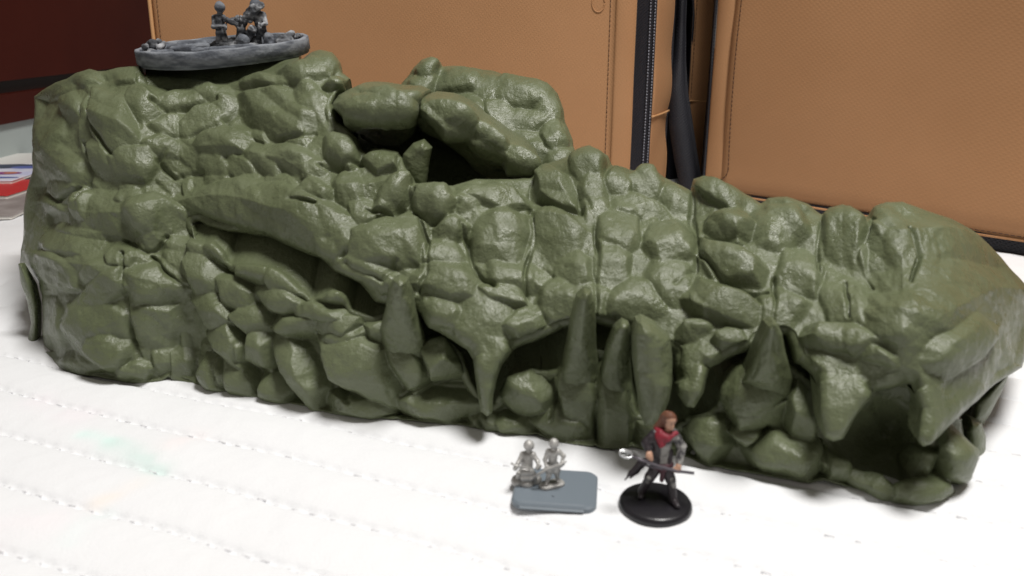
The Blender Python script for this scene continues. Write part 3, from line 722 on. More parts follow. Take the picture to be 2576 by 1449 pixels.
A0 = plan_pt(386, 726, 60); A1 = plan_pt(1541, 718); A2 = plan_pt(1592, 722); A3 = plan_pt(1641, 744); A4 = plan_pt(1683, 776); A5 = plan_pt(1690, 850)
bagL = new_empty('canvas_bag', (0, 760, 0), 'tan canvas bag with long black zip, standing beside the dark red wooden board', 'bag')
_, fL = wall_sheet('front_panel', A0, A1, M_bag, bagL, 90, 50, bulge=6, noise=(4.0, 115))
wall_sheet('edge_binding', A1+np.array([0.3, 0]), A2, M_bag, bagL, 14, 50, bulge=2.5, noise=(0.6, 60), thick=3)
wall_sheet('zip_tape', A2, A3, M_black, bagL, 16, 50, bulge=-1.5, noise=(0.8, 50))
wall_sheet('side_panel', A3, A4, M_bag, bagL, 14, 50, bulge=1.5, noise=(2.2, 34))
wall_sheet('back_fold', A4, A5, M_black, bagL, 8, 20, noise=(2, 40))  # black serves as zip tape and as painted shade of the gap
wall_sheet('side_panel', A0, A0+np.array([14, 120]), M_bag, bagL, 12, 20, noise=(2, 60))
dashes('stitching', [fL(0.988, z, 0.5) for z in np.linspace(2, 330, 80)], 2.6, 1.3, 0.32, M_dstitch, bagL)
dashes('stitching', [fL(0.014, z, 0.5) for z in np.linspace(2, 330, 80)], 2.6, 1.3, 0.25, M_dstitch, bagL)
V_, F_ = tube([fL(0.0, z, 1.2)-np.array([0.8, 0, 0]) for z in np.linspace(0, 340, 60)], 1.6, 8); mesh_obj('piping', V_, F_, M_cord, bagL)
for off in (0.70, 0.93):                                   # two rows of zip teeth on the tape
    out = []
    for z in np.arange(20, 320, 2.6):
        c = A2*(1-off)+A3*off; wob = 3.0*math.sin(z/70.0)
        v_, f_ = lathe([(0.55, -0.8), (0.75, 0), (0.55, 0.8)], 8); out.append((v_+np.array([c[0]+0.25*wob-1.2, c[1]-2.0, z]), f_))
    V_, F_ = join(out); zo = mesh_obj('zip_teeth', V_, F_, M_zip, bagL); zo['kind'] = 'stuff'
p_ = [A3*(1-t)+A4*t for t in np.linspace(0, 1, 9)]
zc = float(at_depth(1660, 288, 760)[2])
V_, F_ = tube([(p[0], p[1]-2.6, zc+2.2*t*t) for p, t in zip(p_, np.linspace(0, 1, 9))], 0.9, 8); mesh_obj('piping', V_, F_, M_cord, bagL)
def snap_ring(fn, a, z, r, parent):
    V, Fc = tube([fn(a+r*math.cos(t)/520.0, z+r*math.sin(t), 0.1) for t in np.linspace(0, 2*math.pi, 30)], 0.7, 6); mesh_obj('snap_mark', V, Fc, M_bag, parent)
snap_ring(fL, 0.962, float(at_depth(1502, 8, 720)[2]), 7.0, bagL)

_b0 = on_ground(1900, 497, 13.)[:2]; _b1 = on_ground(2576, 600, 13.)[:2]; CD = (_b1-_b0)/np.linalg.norm(_b1-_b0); C0 = _b0-CD*((_b0[0]-175.0)/CD[0])
C1 = C0+CD*17; C2 = C0+CD*520
bagR = new_empty('canvas_bag', (330, 700, 0), 'tan canvas bag with black base trim and a black webbing strap hanging at its corner', 'bag')
_, fR = wall_sheet('front_panel', C1, C2, M_bag, bagR, 90, 56, bulge=9, noise=(6.0, 110), z0=11, bottom_round=5)
wall_sheet('edge_binding', C0, C1-CD*0.3, M_bag, bagR, 14, 56, bulge=3.0, noise=(1.2, 50), z0=11, thick=3, bottom_round=5)
V_, F_ = [], []
band = []
for t in np.linspace(0, 1, 40): band.append(C0*(1-t)+C2*t)
wall_sheet('base_trim', C0+np.array([1, 2.0]), C2+np.array([1, 2.0]), M_black, bagR, 60, 8, noise=(0.6, 60), z0=0, z1=13.5, thick=6)
V_, F_ = tube([(p[0]-0.8, p[1]-1.5, 11.8+0.5*math.sin(p[0]/30)) for p in band], 0.9, 8); mesh_obj('piping', V_, F_, M_bag, bagR)
dashes('stitching', [fR(0.012, z, 0.5) for z in np.linspace(34, 330, 70)], 2.6, 1.3, 0.34, M_dstitch, bagR)
dashes('stitching', [fR(0.012-0.052*t*t, 34-20*t, 0.7) for t in np.linspace(0, 1, 14)], 2.4, 1.1, 0.34, M_dstitch, bagR)
dashes('stitching', [fR(a, 15, 0.6) for a in np.linspace(0.02, 0.95, 90)], 2.6, 1.3, 0.28, M_dstitch, bagR)
B1_ = plan_pt(1786, 812); B2_ = plan_pt(1731, 800); B3_ = plan_pt(1727, 872)
wall_sheet('zip_tape', B1_+np.array([0, 6]), C0, M_black, bagR, 10, 40, noise=(0.6, 50))
wall_sheet('side_panel', B2_, B1_, M_bag, bagR, 14, 50, bulge=1.5, noise=(2.4, 30))
wall_sheet('back_fold', B3_, B2_, M_black, bagR, 8, 20, noise=(2, 40))  # fold coloured black like zip tape, also darkens the shaded gap
wall_sheet('gap_shade_sheet', A5+np.array([-4, 4]), B3_+np.array([4, 4]), M_black, bagR, 6, 10)  # added black sheet stands in for the shade between the bags
zc = float(at_depth(1758, 252, 804)[2])
V_, F_ = tube([(B2_[0]*(1-t)+B1_[0]*t, B2_[1]*(1-t)+B1_[1]*t-3, zc-1.6*t) for t in np.linspace(0, 1, 8)], 0.9, 8); mesh_obj('piping', V_, F_, M_cord, bagR)
dashes('stitching', [(B2_[0]+2.0, B2_[1]-2.4, z) for z in np.linspace(90, 330, 60)], 2.6, 1.3, 0.3, M_dstitch, bagR)
snap_ring(fR, float((on_ground(2315, 600)[0]*0+0.515)), 27, 6.5, bagR)
# hanging strap, turning from edge-on to flat
cl = [(1718,-60,12,780),(1714,60,12,780),(1710,150,16,776),(1706,225,25,770),(1714,320,31,764),(1728,410,31,760),(1744,490,30,757),(1754,560,28,756)]
uu = np.interp(np.linspace(0, 7, 60), range(8), [c[0] for c in cl]); vv = np.interp(np.linspace(0, 7, 60), range(8), [c[1] for c in cl])
hw = np.interp(np.linspace(0, 7, 60), range(8), [c[2] for c in cl]); dy = np.interp(np.linspace(0, 7, 60), range(8), [c[3] for c in cl])
V_ = []; nw = 7
for u_, v_, w_, y_ in zip(uu, vv, hw, dy):
    for j in range(nw):
        f_ = j/(nw-1)*2-1
        V_.append(at_depth(u_+f_*w_, v_+f_*3, y_+7*f_*f_+ (1-f_)*1.5))
V_ = np.array(V_); Vb = V_+np.array([0, 1.6, 0]); m = len(V_)
i_ = np.arange(m).reshape(-1, nw)
q_ = np.stack([i_[:-1, :-1], i_[:-1, 1:], i_[1:, 1:], i_[1:, :-1]], -1).reshape(-1, 4)
ed = [np.stack([e[:-1], e[1:], e[1:]+m, e[:-1]+m], -1) for e in (i_[:, 0], i_[:, -1], i_[0], i_[-1])]
mesh_obj('strap', np.concatenate([V_, Vb]), np.concatenate([q_, q_[:, ::-1]+m]+ed), M_black, bagR)

# ================================================================== dark red wooden board, grey panel, booklets at the far left
g0 = on_ground(0, 424)[:2]; g1 = on_ground(69, 405)[:2]
BD = (g1-g0)/np.linalg.norm(g1-g0)
def plane_z(v, u=0.0, base=g0):
    """height of the point of the upright plane through base (direction BD) seen at (u, v)"""
    x, y, z = ray(u, v); n = np.array([BD[1], -BD[0]]); k = (base@n)/(x*n[0]+y*n[1]); return float(CAMZ+z*k)
z_grey, z_rail, z_gap = plane_z(313), plane_z(238), plane_z(205)
M_wood = make_mat('dark_red_wood', (0.060, 0.0085, 0.004), 0.5, 0.12, vary=(9, 0.2), color2=(0.048, 0.006, 0.003), bump=[(30, 0.001, 0.15, 4)])
M_groove = make_mat('groove_dark', (0.012, 0.004, 0.003), 0.6)  # near-black tone of the recessed groove
M_pale = make_mat('pale_grey_paint', (0.42, 0.47, 0.46), 0.6, vary=(14, 0.2), color2=(0.38, 0.43, 0.42))
PN = np.array([-BD[1], BD[0]]);  PN = PN if PN[1] > 0 else -PN
def oriented(x0, x1, y0, y1, z0, z1):
    v, f = box(x0, x1, y0, y1, z0, z1); xy = g0+v[:, :1]*BD+v[:, 1:2]*PN
    return np.column_stack([xy, v[:, 2]]), f
head = new_empty('wooden_headboard', (g0[0], g0[1], 0), 'dark red varnished wooden board with a recessed groove above its lower rail', 'headboard')
for nm, a, mt in [('panel', (-300, 700, 0, 18, z_gap, 520), M_wood), ('groove', (-300, 700, 8, 20, z_rail, z_gap), M_groove), ('rail', (-300, 700, -4, 18, z_grey, z_rail), M_wood)]:
    v_, f_ = oriented(*a); mesh_obj(nm, v_, f_, mt, head, False)
v_, f_ = oriented(-300, 700, 2, 20, -2, z_grey)
tag(mesh_obj('base_panel', v_, f_, M_pale, None, False), 'pale grey painted panel under the dark red wooden board', 'panel')

def booklet(label, near_v, far_v, right_u, z0, th, colour, turn, prints=()):
    n = on_ground(right_u, near_v)[:2]; fr = on_ground(right_u, far_v)[:2]
    dep = np.linalg.norm(fr-n); c = (n+fr)/2+np.array([-95, 0])
    r = new_empty('booklet', (c[0], c[1], 0), label, 'booklet', 'booklets lying by the cliff')
    W = 210.0
    def place(v): return rotz(v, turn)+np.array([c[0], c[1], 0])
    v, f = rounded_slab(W, dep, th*0.8, 2, 0.2); v[:, 2] += z0; mesh_obj('pages', place(v), f, M_page, r, False)
    v, f = rounded_slab(W+1.5, dep+1.0, th*0.2, 2, 0.1); v[:, 2] += z0+th*0.8; mesh_obj('cover', place(v), f, colour, r, False)
    for k, (x, y, a, b, mt) in enumerate(prints):
        v, f = lathe([(1, 0), (1, 0.08)], 28, sx=a, sy=b); v[:, 0] += W/2+x; v[:, 1] += y; v[:, 2] += z0+th+0.03+0.09*k
        mesh_obj('printed_shape', place(v), f, mt, r, False)
    return r
M_page = make_mat('paper', (0.72, 0.70, 0.66), 0.8)
M_red = make_mat('red_cover', (0.55, 0.03, 0.03), 0.4); M_gr = make_mat('grey_cover', (0.24, 0.21, 0.20), 0.5, vary=(40, .15), color2=(0.36, 0.33, 0.32))
M_blue = make_mat('pale_blue_cover', (0.62, 0.64, 0.85), 0.4, vary=(30, .12), color2=(0.85, 0.85, 0.90))
M_navy = make_mat('navy_print', (0.02, 0.03, 0.08), 0.4); M_purple = make_mat('purple_print', (0.26, 0.03, 0.22), 0.4); M_orange = make_mat('orange_print', (0.62, 0.22, 0.06), 0.4); M_bl2 = make_mat('blue_print', (0.10, 0.14, 0.45), 0.4)
M_whitep = make_mat('white_cover', (0.80, 0.79, 0.76), 0.5)
booklet('grey-brown booklet at the bottom of the pile beside the green cliff', 556, 494, 62, 0.6, 3.0, M_gr, 6)
booklet('bright red booklet lying between a grey-brown one and a blue one', 505, 470, 66, 3.7, 3.6, M_red, -3)
booklet('pale blue booklet printed with a purple and orange flower', 480, 436, 72, 7.4, 3.0, M_blue, 3,
        [(-70, 30, 60, 16, M_navy), (-22, 22, 18, 8, M_bl2), (-40, -12, 24, 9, M_whitep), (-28, -14, 17, 7.5, M_purple), (-22, -14, 7, 4, M_orange), (-60, -40, 60, 5, M_bl2)])
booklet('plain white booklet lying behind the flowered one', 440, 414, 80, 7.0, 4.0, M_whitep, 8)

# ================================================================== miniatures
M_plastic_black = make_mat('black_plastic', (0.012, 0.011, 0.014), 0.32, 0.5, bump=[(700, 0.0003, 0.2, 2)])
M_plastic_grey = make_mat('blue_grey_plastic', (0.155, 0.185, 0.215), 0.42, 0.5)
M_pewter = make_mat('pewter', (0.52, 0.51, 0.49), 0.40, 0.5, metallic=0.35, vary=(500, 0.2), color2=(0.32, 0.315, 0.305), bump=[(1400, 0.0005, 0.6, 3)])
M_skin = make_mat('painted_skin', (0.44, 0.25, 0.17), 0.55)
M_hair = make_mat('brown_hair', (0.14, 0.055, 0.03), 0.55, bump=[(1500, 0.0005, 0.6, 2)])
M_scarf = make_mat('red_scarf', (0.26, 0.012, 0.028), 0.6, vary=(400, .2), color2=(0.16, 0.008, 0.018))
M_shirt = make_mat('grey_tunic', (0.30, 0.295, 0.28), 0.6, vary=(330, 0.08), color2=(0.03, 0.028, 0.032))
M_dark = make_mat('black_leather', (0.016, 0.013, 0.017), 0.45, vary=(300, .2), color2=(0.03, 0.022, 0.026))
M_maroon = make_mat('maroon_cloth', (0.05, 0.012, 0.02), 0.6)
M_steel = make_mat('bright_steel', (0.55, 0.56, 0.57), 0.3, 0.5, metallic=0.8)
M_gun = make_mat('dull_steel', (0.10, 0.09, 0.105), 0.4, 0.5, metallic=0.4)

def figure_part(name, prims, mat, parent, org, turn=0, h=0.34, k=0.5, noise=None, tilt=None):
    v, f = nets(prims, h, k, noise)
    if tilt is not None: v = v@tilt.T
    v = rotz(v, turn)+np.array(org)
    return mesh_obj(name, v, f, mat, parent)
def fingers(wrist, tip, out, r=0.42, n=4):
    """four curled fingers and a thumb closing round a shaft that runs along `out`"""
    w, t, o = np.array(wrist, float), np.array(tip, float), np.array(out, float); d = t-w; side = np.cross(o, d); side /= np.linalg.norm(side)+1e-9
    P = []
    for j in range(n):
        b = w+d*0.45+o*(j-1.5)*0.62; m = b+d*(0.55-0.05*abs(j-1.3))+side*0.35; e = m+side*0.75-d*0.25
        P += [(b, m, r, r*0.92), (m, e, r*0.92, r*0.75)]
    b = w+d*0.25-o*1.2; m = b+d*0.4+side*0.5; P += [(b, m, r*1.1, r), (m, m+o*0.6+side*0.4, r, r*0.8)]
    return P

# ---- painted adventurer on a round black base
mc = on_ground(1648, 1276); mc = np.array([mc[0], mc[1], 0.0])
mini = new_empty('painted_miniature', mc, 'painted figurine in red scarf and grey tunic holding a long weapon, on round black base', 'figurine')
base_v, base_f = lathe([(12.3, 0.1), (12.6, 0.6), (12.5, 1.7), (11.9, 2.6), (11.2, 2.95), (0.01, 3.0)], 72)
mesh_obj('base', base_v+mc, base_f, M_plastic_black, mini)
O = mc+np.array([0.2, 1.5, 3.0])
body = [((1.6,0.4,13.5),(1.2,0.3,17.5),2.3,2.1),((1.2,0.3,17.5),(1.6,0.2,23.0),2.1,2.7),((-1.2,0.2,24.2),(4.6,0.4,24.4),1.5,1.5),   # trunk, shoulders
        ((2.2,0.0,24.8),(2.9,-0.4,27.2),1.1,1.0),((3.0,-0.6,28.6),(3.2,-0.8,30.3),1.75,1.9),((3.9,-2.0,28.6),(4.05,-2.5,28.3),0.55,0.35),((3.4,-1.5,27.6),(3.6,-1.9,27.5),0.9,0.7),   # neck, head, nose, jaw
        ((5.4,0.3,24.2),(7.6,-0.8,19.8),1.35,1.15),((7.6,-0.8,19.8),(6.2,-4.2,14.6),1.1,0.85),((6.2,-4.2,14.6),(5.9,-4.6,13.6),0.95,0.85),                      # arm with the weapon
        ((-2.0,0.2,24.2),(-4.6,-1.0,21.2),1.3,1.1),((-4.6,-1.0,21.2),(-3.6,-3.6,18.8),1.05,0.85),((-3.6,-3.6,18.8),(-3.4,-4.2,18.2),1.0,0.9),                 # other arm
        ((0.2,0.3,13.2),(-2.6,-0.4,7.8),2.0,1.5),((-2.6,-0.4,7.8),(-4.6,1.6,1.2),1.4,1.0),((-4.6,1.6,1.0),(-5.2,-0.8,0.6),1.0,0.8),                            # legs
        ((2.6,0.3,13.2),(4.6,-1.6,7.6),2.0,1.5),((4.6,-1.6,7.6),(5.4,-3.6,1.2),1.4,1.0),((5.4,-3.8,1.0),(6.2,-6.4,0.5),1.0,0.8)]
body += fingers((6.1,-4.4,14.2), (5.7,-5.0,12.9), (0.97,0.05,-0.2)) + fingers((-3.5,-3.9,18.6), (-3.3,-4.7,17.8), (0.7,0.1,-0.7))
bodyo = figure_part('body', body, M_skin, mini, O, 0, 0.30, 0.45)
figure_part('hair', [((2.7,0.4,30.6),(3.0,-0.4,31.0),2.1,2.0),((2.2,0.9,30.4),(0.6,1.3,27.6),2.0,1.3),((0.6,1.3,27.6),(-1.2,1.6,26.4),1.2,0.7),((1.9,-1.2,30.2),(1.6,-1.3,28.2),0.8,0.5),((3.6,0.7,30.0),(3.4,0.9,28.2),1.7,1.2),((4.6,-0.6,30.9),(4.9,-0.4,29.2),0.8,0.5)],
            M_hair, mini, O, 0, 0.30, 0.5, (0.25, 0.9))
figure_part('scarf', [((0.2,-1.0,25.2),(2.2,-2.2,24.2),1.5,1.4),((2.2,-2.2,24.2),(5.4,-1.2,25.4),1.1,0.8),((-0.6,0.8,25.4),(0.2,-1.2,24.0),1.3,1.7),((-0.2,-1.6,24.6),(0.6,-2.4,21.8),1.5,1.2),((3.6,1.4,25.6),(0.4,1.4,25.8),1.1,1.1)], M_scarf, mini, O, 0, 0.30, 0.6, (0.2, 1.0))
figure_part('tunic', [((1.5,0.4,14.6),(1.2,0.3,18.0),2.75,2.5),((1.2,0.3,18.0),(1.7,0.2,22.8),2.5,3.0),((4.9,0.3,24.3),(7.7,-0.8,19.9),1.75,1.5),((7.7,-0.8,19.9),(6.6,-3.4,15.8),1.5,1.2)], M_shirt, mini, O, 0, 0.30, 0.6, (0.22, 1.3))
figure_part('jerkin', [((-0.6,-0.6,15.0),(-1.0,-0.6,22.6),1.9,1.9),((-1.8,0.2,24.2),(-4.5,-0.9,21.5),1.7,1.45),((-4.5,-0.9,21.5),(-4.0,-2.6,19.8),1.35,1.15),((3.6,-1.0,14.4),(4.0,-0.6,18.4),1.2,0.9)], M_dark, mini, O, 0, 0.30, 0.5, (0.2, 1.2))
figure_part('belt', [((-1.2,-1.2,13.2),(1.6,-2.4,12.8),1.3,1.4),((1.6,-2.4,12.8),(4.2,-1.2,13.4),1.3,1.2),((-1.0,1.6,13.2),(4.0,1.6,13.2),1.4,1.4),((1.4,-2.6,12.4),(1.3,-2.4,8.2),1.0,0.8)], M_maroon, mini, O, 0, 0.30, 0.5)
figure_part('trousers', [((0.2,0.3,12.6),(-2.6,-0.4,7.8),2.35,1.8),((2.6,0.3,12.6),(4.6,-1.6,7.6),2.35,1.8)], M_dark, mini, O, 0, 0.30, 0.6, (0.2, 1.0))
figure_part('knee_guard', [((-3.0,-1.7,8.6),(-3.2,-1.5,7.0),0.95,0.7)], M_shirt, mini, O, 0, 0.3, 0.4)
figure_part('knee_guard', [((4.9,-2.9,8.6),(5.2,-3.2,5.8),1.0,0.7)], M_shirt, mini, O, 0, 0.3, 0.4)
figure_part('boot', [((-2.7,-0.4,7.4),(-4.6,1.6,1.4),1.6,1.35),((-4.6,1.6,1.1),(-5.3,-1.0,0.75),1.3,1.05)], M_dark, mini, O, 0, 0.30, 0.5)
figure_part('boot', [((4.7,-1.8,7.2),(5.4,-3.6,1.4),1.6,1.35),((5.4,-3.8,1.1),(6.3,-6.7,0.7),1.3,1.05)], M_dark, mini, O, 0, 0.30, 0.5)
cape = [((-1.5,2.2,14),(-5.2,2.6,12.4),0.9,0.9),((-5.2,2.6,12.4),(-8.6,1.6,8.6),1.0,0.8),((-8.6,1.6,8.6),(-10.6,1.2,6.2),0.8,0.35),((-3.2,2.6,12.6),(-6.6,2.2,8.8),0.8,0.7),((-6.6,2.2,8.8),(-8.8,1.8,6.4),0.7,0.35),((-4.4,2.6,12.8),(-7.8,1.9,8.9),0.9,0.8),((0.5,2.6,23.5),(-1.5,2.6,14),1.6,1.2),((2.5,2.6,23),(2.2,2.6,13.5),1.5,1.2)]
figure_part('cloak', cape, M_dark, mini, O, 0, 0.30, 0.5, (0.2, 1.4))
shaft = np.array([(-9.6,-4.4,18.6),(-5.4,-4.8,16.8),(0.0,-5.0,14.8),(5.6,-5.2,13.3),(11.4,-5.0,12.4)])
v_, f_ = tube(O+shaft, 0.55, 8); wpn = mesh_obj('long_weapon', v_, f_, M_gun, mini)
v_, f_ = tube([O+np.array((-11.6+2.1*math.cos(t), -4.2+0.8*math.sin(t), 19.2+0.95*math.sin(t)-0.5*math.cos(t))) for t in np.linspace(0, 2*math.pi, 26)], 0.42, 6); mesh_obj('ring_head', v_, f_, M_steel, wpn)
v_, f_ = tube([O+np.array((-12.4+1.4*math.cos(t), -4.2, 19.4+0.7*math.sin(t))) for t in np.linspace(0, 2*math.pi, 20)], 0.3, 6); mesh_obj('ring_head', v_, f_, M_steel, wpn)
v_, f_ = tube(O+np.array([(-3.4,-4.4,18.2),(-5.0,-4.6,17.2),(-5.6,-4.8,15.6),(-3.6,-5.0,14.9),(0.6,-5.2,14.2)]), 0.4, 6); mesh_obj('trigger_lever', v_, f_, M_gun, wpn)
for dx in (-1, 1):                                        # eyes of the figurine
    v_, f_ = lathe([(0.01, -0.2), (0.24, 0), (0.01, 0.2)], 8); mesh_obj('eye', v_+O+np.array([3.95+0.62*dx*0.9, -2.52+0.28*dx, 29.35]), f_, M_dark, mini)

# ---- two small unpainted metal soldiers on one blue-grey base
pc = (on_ground(1290, 1275)+on_ground(1490, 1290)+on_ground(1495, 1203)+on_ground(1316, 1192))/4
pc[2] = 0
pturn = -7.0
plate = new_empty('model_base', pc, 'blue-grey plastic rectangular base with rounded corners under two metal soldiers', 'model base')
v_, f_ = rounded_slab(29.5, 24.5, 2.2, 4.0, 0.7); v_[:, 2] += 0.1; mesh_obj('slab', rotz(v_, pturn)+pc, f_, M_plastic_grey, plate, False)
v_, f_ = box(-11.5, 10.5, -12.9, -10.6, 0.9, 2.55); v_[4:6, 1] += 2.0; mesh_obj('front_lip', rotz(v_, pturn)+pc, f_, M_plastic_grey, plate, False)
v_, f_ = lathe([(0.5, 2.2), (0.45, 2.6), (0.2, 2.8)], 10); mesh_obj('sprue_nub', v_+pc+np.array([-1.2, -6.2, 0]), f_, M_plastic_grey, plate)
def px_on(u, v, z): p = on_ground(u, v, z); return np.array(p)
s1 = px_on(1325, 1212, 2.3); s2 = px_on(1388, 1222, 2.3)
a1 = new_empty('metal_soldier', s1, 'bare metal soldier crouching on a round foot at the base corner', 'figurine')
v_, f_ = nets([((-3.2,-0.6,0.5),(3.0,0.2,0.5),2.6,2.4),((0,-2.2,0.5),(0.4,2.0,0.4),2.2,2.2)], 0.35, 0.8, (0.25, 1.5)); v_[:, 2] = np.maximum(v_[:, 2], 0.0); mesh_obj('foot', v_+s1, f_, M_pewter, a1)
figure_part('body', [((-0.2,0.2,5.0),(0.4,0.2,10.5),2.3,1.9),((-1.4,0.2,11.0),(2.0,0.2,11.0),1.1,1.1),((0.5,0,11.6),(0.7,-0.2,13.2),0.8,0.8),((0.7,-0.3,13.8),(0.7,-0.3,14.6),1.3,1.25),((0.7,-1.4,13.9),(0.7,-1.7,13.7),0.4,0.3),
            ((-1.6,0.2,10.9),(-3.0,-1.4,8.6),0.95,0.8),((-3.0,-1.4,8.6),(-3.9,-3.0,8.4),0.75,0.6),((2.2,0.2,10.9),(3.8,-1.2,9.0),0.95,0.8),((3.8,-1.2,9.0),(3.9,-3.0,8.6),0.75,0.6),
            ((-1.2,0.2,5.0),(-2.8,-2.4,4.6),1.3,1.0),((-2.8,-2.4,4.6),(-3.4,-1.0,1.0),1.0,0.8),((1.0,0.2,5.0),(2.6,-2.6,4.2),1.3,1.0),((2.6,-2.6,4.2),(3.0,-1.4,1.0),1.0,0.8)]
            + fingers((-3.9,-3.0,8.4), (-4.2,-3.9,8.2), (0.6,0.2,0.6), 0.3) + fingers((3.9,-3.0,8.6), (3.9,-3.9,8.3), (0.6,0.2,0.6), 0.3), M_pewter, a1, s1, 0, 0.27, 0.4)
figure_part('helmet', [((0.7,-0.2,15.0),(0.7,-0.1,15.5),1.75,1.2),((0.7,-0.2,14.7),(0.7,-0.2,14.8),1.95,1.9)], M_pewter, a1, s1, 0, 0.27, 0.4)
figure_part('backpack', [((-1.2,-2.8,3.4),(1.2,-2.8,3.4),1.3,1.3),((-1.2,-2.6,5.6),(1.2,-2.6,5.6),1.4,1.4)], M_pewter, a1, s1, 0, 0.3, 0.3)
v_, f_ = tube(s1+np.array([(-5.6,-3.6,9.6),(-3.9,-3.6,8.6),(2.0,-3.9,7.4)]), 0.4, 6); mesh_obj('rifle', v_, f_, M_pewter, a1)
a2 = new_empty('metal_soldier', s2, 'bare metal soldier standing with a rifle on an oblong foot', 'figurine')
v_, f_ = rounded_slab(9.5, 5.0, 1.2, 2.2, 0.4); mesh_obj('foot', rotz(v_, 24)+s2, f_, M_pewter, a2)
figure_part('body', [((0.2,0,8.0),(0.2,0,11.0),1.5,1.5),((0.2,0,11.0),(0.4,0,13.2),1.5,1.7),((-1.3,0,13.8),(2.0,0,13.8),1.0,1.0),((0.4,-0.1,14.4),(0.5,-0.2,15.6),0.8,0.8),((0.5,-0.3,16.2),(0.5,-0.3,16.9),1.2,1.2),((0.5,-1.35,16.3),(0.5,-1.6,16.1),0.4,0.3),
            ((-1.5,0,13.7),(-2.6,-0.6,10.8),0.9,0.75),((-2.6,-0.6,10.8),(-2.2,-2.0,9.0),0.7,0.55),((2.2,0,13.7),(4.0,-0.4,12.2),0.9,0.75),((4.0,-0.4,12.2),(3.2,-1.8,10.4),0.7,0.55),
            ((-0.6,0,7.8),(-1.1,-0.6,4.6),1.2,0.95),((-1.1,-0.6,4.6),(-1.8,-0.4,1.6),0.9,0.7),((-1.8,-0.5,1.4),(-2.2,-1.5,1.3),0.7,0.5),((1.0,0,7.8),(1.8,0.2,4.6),1.2,0.95),((1.8,0.2,4.6),(2.2,1.0,1.6),0.9,0.7),((2.2,0.9,1.4),(2.3,-0.2,1.3),0.7,0.5)]
            + fingers((-2.2,-2.0,9.0), (-2.0,-2.8,8.5), (0.7,0.1,0.6), 0.28) + fingers((3.2,-1.8,10.4), (2.8,-2.6,10.0), (0.7,0.1,0.6), 0.28), M_pewter, a2, s2, 0, 0.27, 0.4)
figure_part('helmet', [((0.5,-0.2,17.2),(0.5,-0.1,17.7),1.6,1.1),((0.5,-0.2,17.0),(0.5,-0.2,17.1),1.8,1.75)], M_pewter, a2, s2, 0, 0.27, 0.4)
v_, f_ = tube(s2+np.array([(-6.2,-2.6,5.2),(-2.0,-2.9,8.4),(2.9,-2.8,10.2),(4.8,-2.6,11.4)]), [0.55, 0.6, 0.5, 0.32], 6); mesh_obj('rifle', v_, f_, M_pewter, a2)
figure_part('coat_skirt', [((-0.6,0,8.4),(-1.0,0,6.2),1.5,1.6),((1.0,0,8.4),(1.5,0.2,6.2),1.5,1.6)], M_pewter, a2, s2, 0, 0.3, 0.6)

# ---- grey resin gun pit on top of the cliff
def drybrush(name, dark, mid, light):
    m = make_mat(name, mid, 0.8, 0.3, bump=[(700, 0.0007, 0.6, 4)])
    nt = m.node_tree; N, L = nt.nodes, nt.links; b = N['Principled BSDF']
    geo = [n for n in N if n.type == 'NEW_GEOMETRY'][0]
    no = N.new('ShaderNodeTexNoise'); no.inputs['Scale'].default_value = 230; no.inputs['Detail'].default_value = 6
    mp_ = N.new('ShaderNodeMapping'); mp_.inputs['Scale'].default_value = (0.45, 0.45, 1.6); L.new(geo.outputs['Position'], mp_.inputs['Vector']); L.new(mp_.outputs['Vector'], no.inputs['Vector'])
    ad = N.new('ShaderNodeMath'); ad.operation = 'MULTIPLY_ADD'; ad.inputs[1].default_value = 2.2; L.new(geo.outputs['Pointiness'], ad.inputs[0]); ad.inputs[2].default_value = -1.1
    a2_ = N.new('ShaderNodeMath'); a2_.operation = 'ADD'; L.new(ad.outputs['Value'], a2_.inputs[0]); L.new(no.outputs['Fac'], a2_.inputs[1])
    cr = N.new('ShaderNodeValToRGB'); cr.color_ramp.elements[0].position = 0.30; cr.color_ramp.elements[1].position = 0.74
    cr.color_ramp.elements[0].color = (*dark, 1); cr.color_ramp.elements[1].color = (*light, 1)
    e = cr.color_ramp.elements.new(0.52); e.color = (*mid, 1)
    L.new(a2_.outputs['Value'], cr.inputs['Fac']); L.new(cr.outputs['Color'], b.inputs['Base Color']); return m
M_resin = drybrush('drybrushed_resin', (0.045, 0.048, 0.056), (0.10, 0.11, 0.13), (0.22, 0.235, 0.26))
M_resin_dark = drybrush('dark_resin', (0.015, 0.015, 0.018), (0.085, 0.09, 0.10), (0.40, 0.41, 0.43))
pit = new_empty('gun_emplacement', (float(dc[0]), float(dc[1]), float(dc[2])-4), 'grey resin round gun pit with two crewmen perched on the green cliff', 'gun pit model')
def on_pit(v): return np.asarray(v, float)@TILT.T+dc
wall = [(rad-2.2, -3.5), (rad-1.6, -4.6), (rad-0.4, -4.2), (rad-0.3, -3.0), (rad+0.4, -2.6), (rad+0.3, 3.6), (rad-0.1, 4.3), (rad-1.7, 4.4), (rad-2.2, 3.8), (rad-2.4, -2.2)]
n_ = 96; V_ = []
for k in range(n_):
    a = 2*math.pi*k/n_
    for r, z in wall:
        rr_ = r+0.12*math.sin(3*a+1)+0.12*math.sin(7*a); V_.append((rr_*math.cos(a), rr_*math.sin(a), z+0.15*math.sin(5*a)+0.2*math.sin(13*a)*(z > 3)))
m_ = len(wall); F_ = np.array([(k*m_+j, ((k+1) % n_)*m_+j, ((k+1) % n_)*m_+(j+1) % m_, k*m_+(j+1) % m_) for k in range(n_) for j in range(m_)])
mesh_obj('wall', on_pit(V_), F_, M_resin, pit)
v_, f_ = lathe([(rad-1.5, -4.4), (rad-1.5, -2.6), (0.01, -2.4)], 64); mesh_obj('floor', on_pit(v_), f_, M_resin_dark, pit)
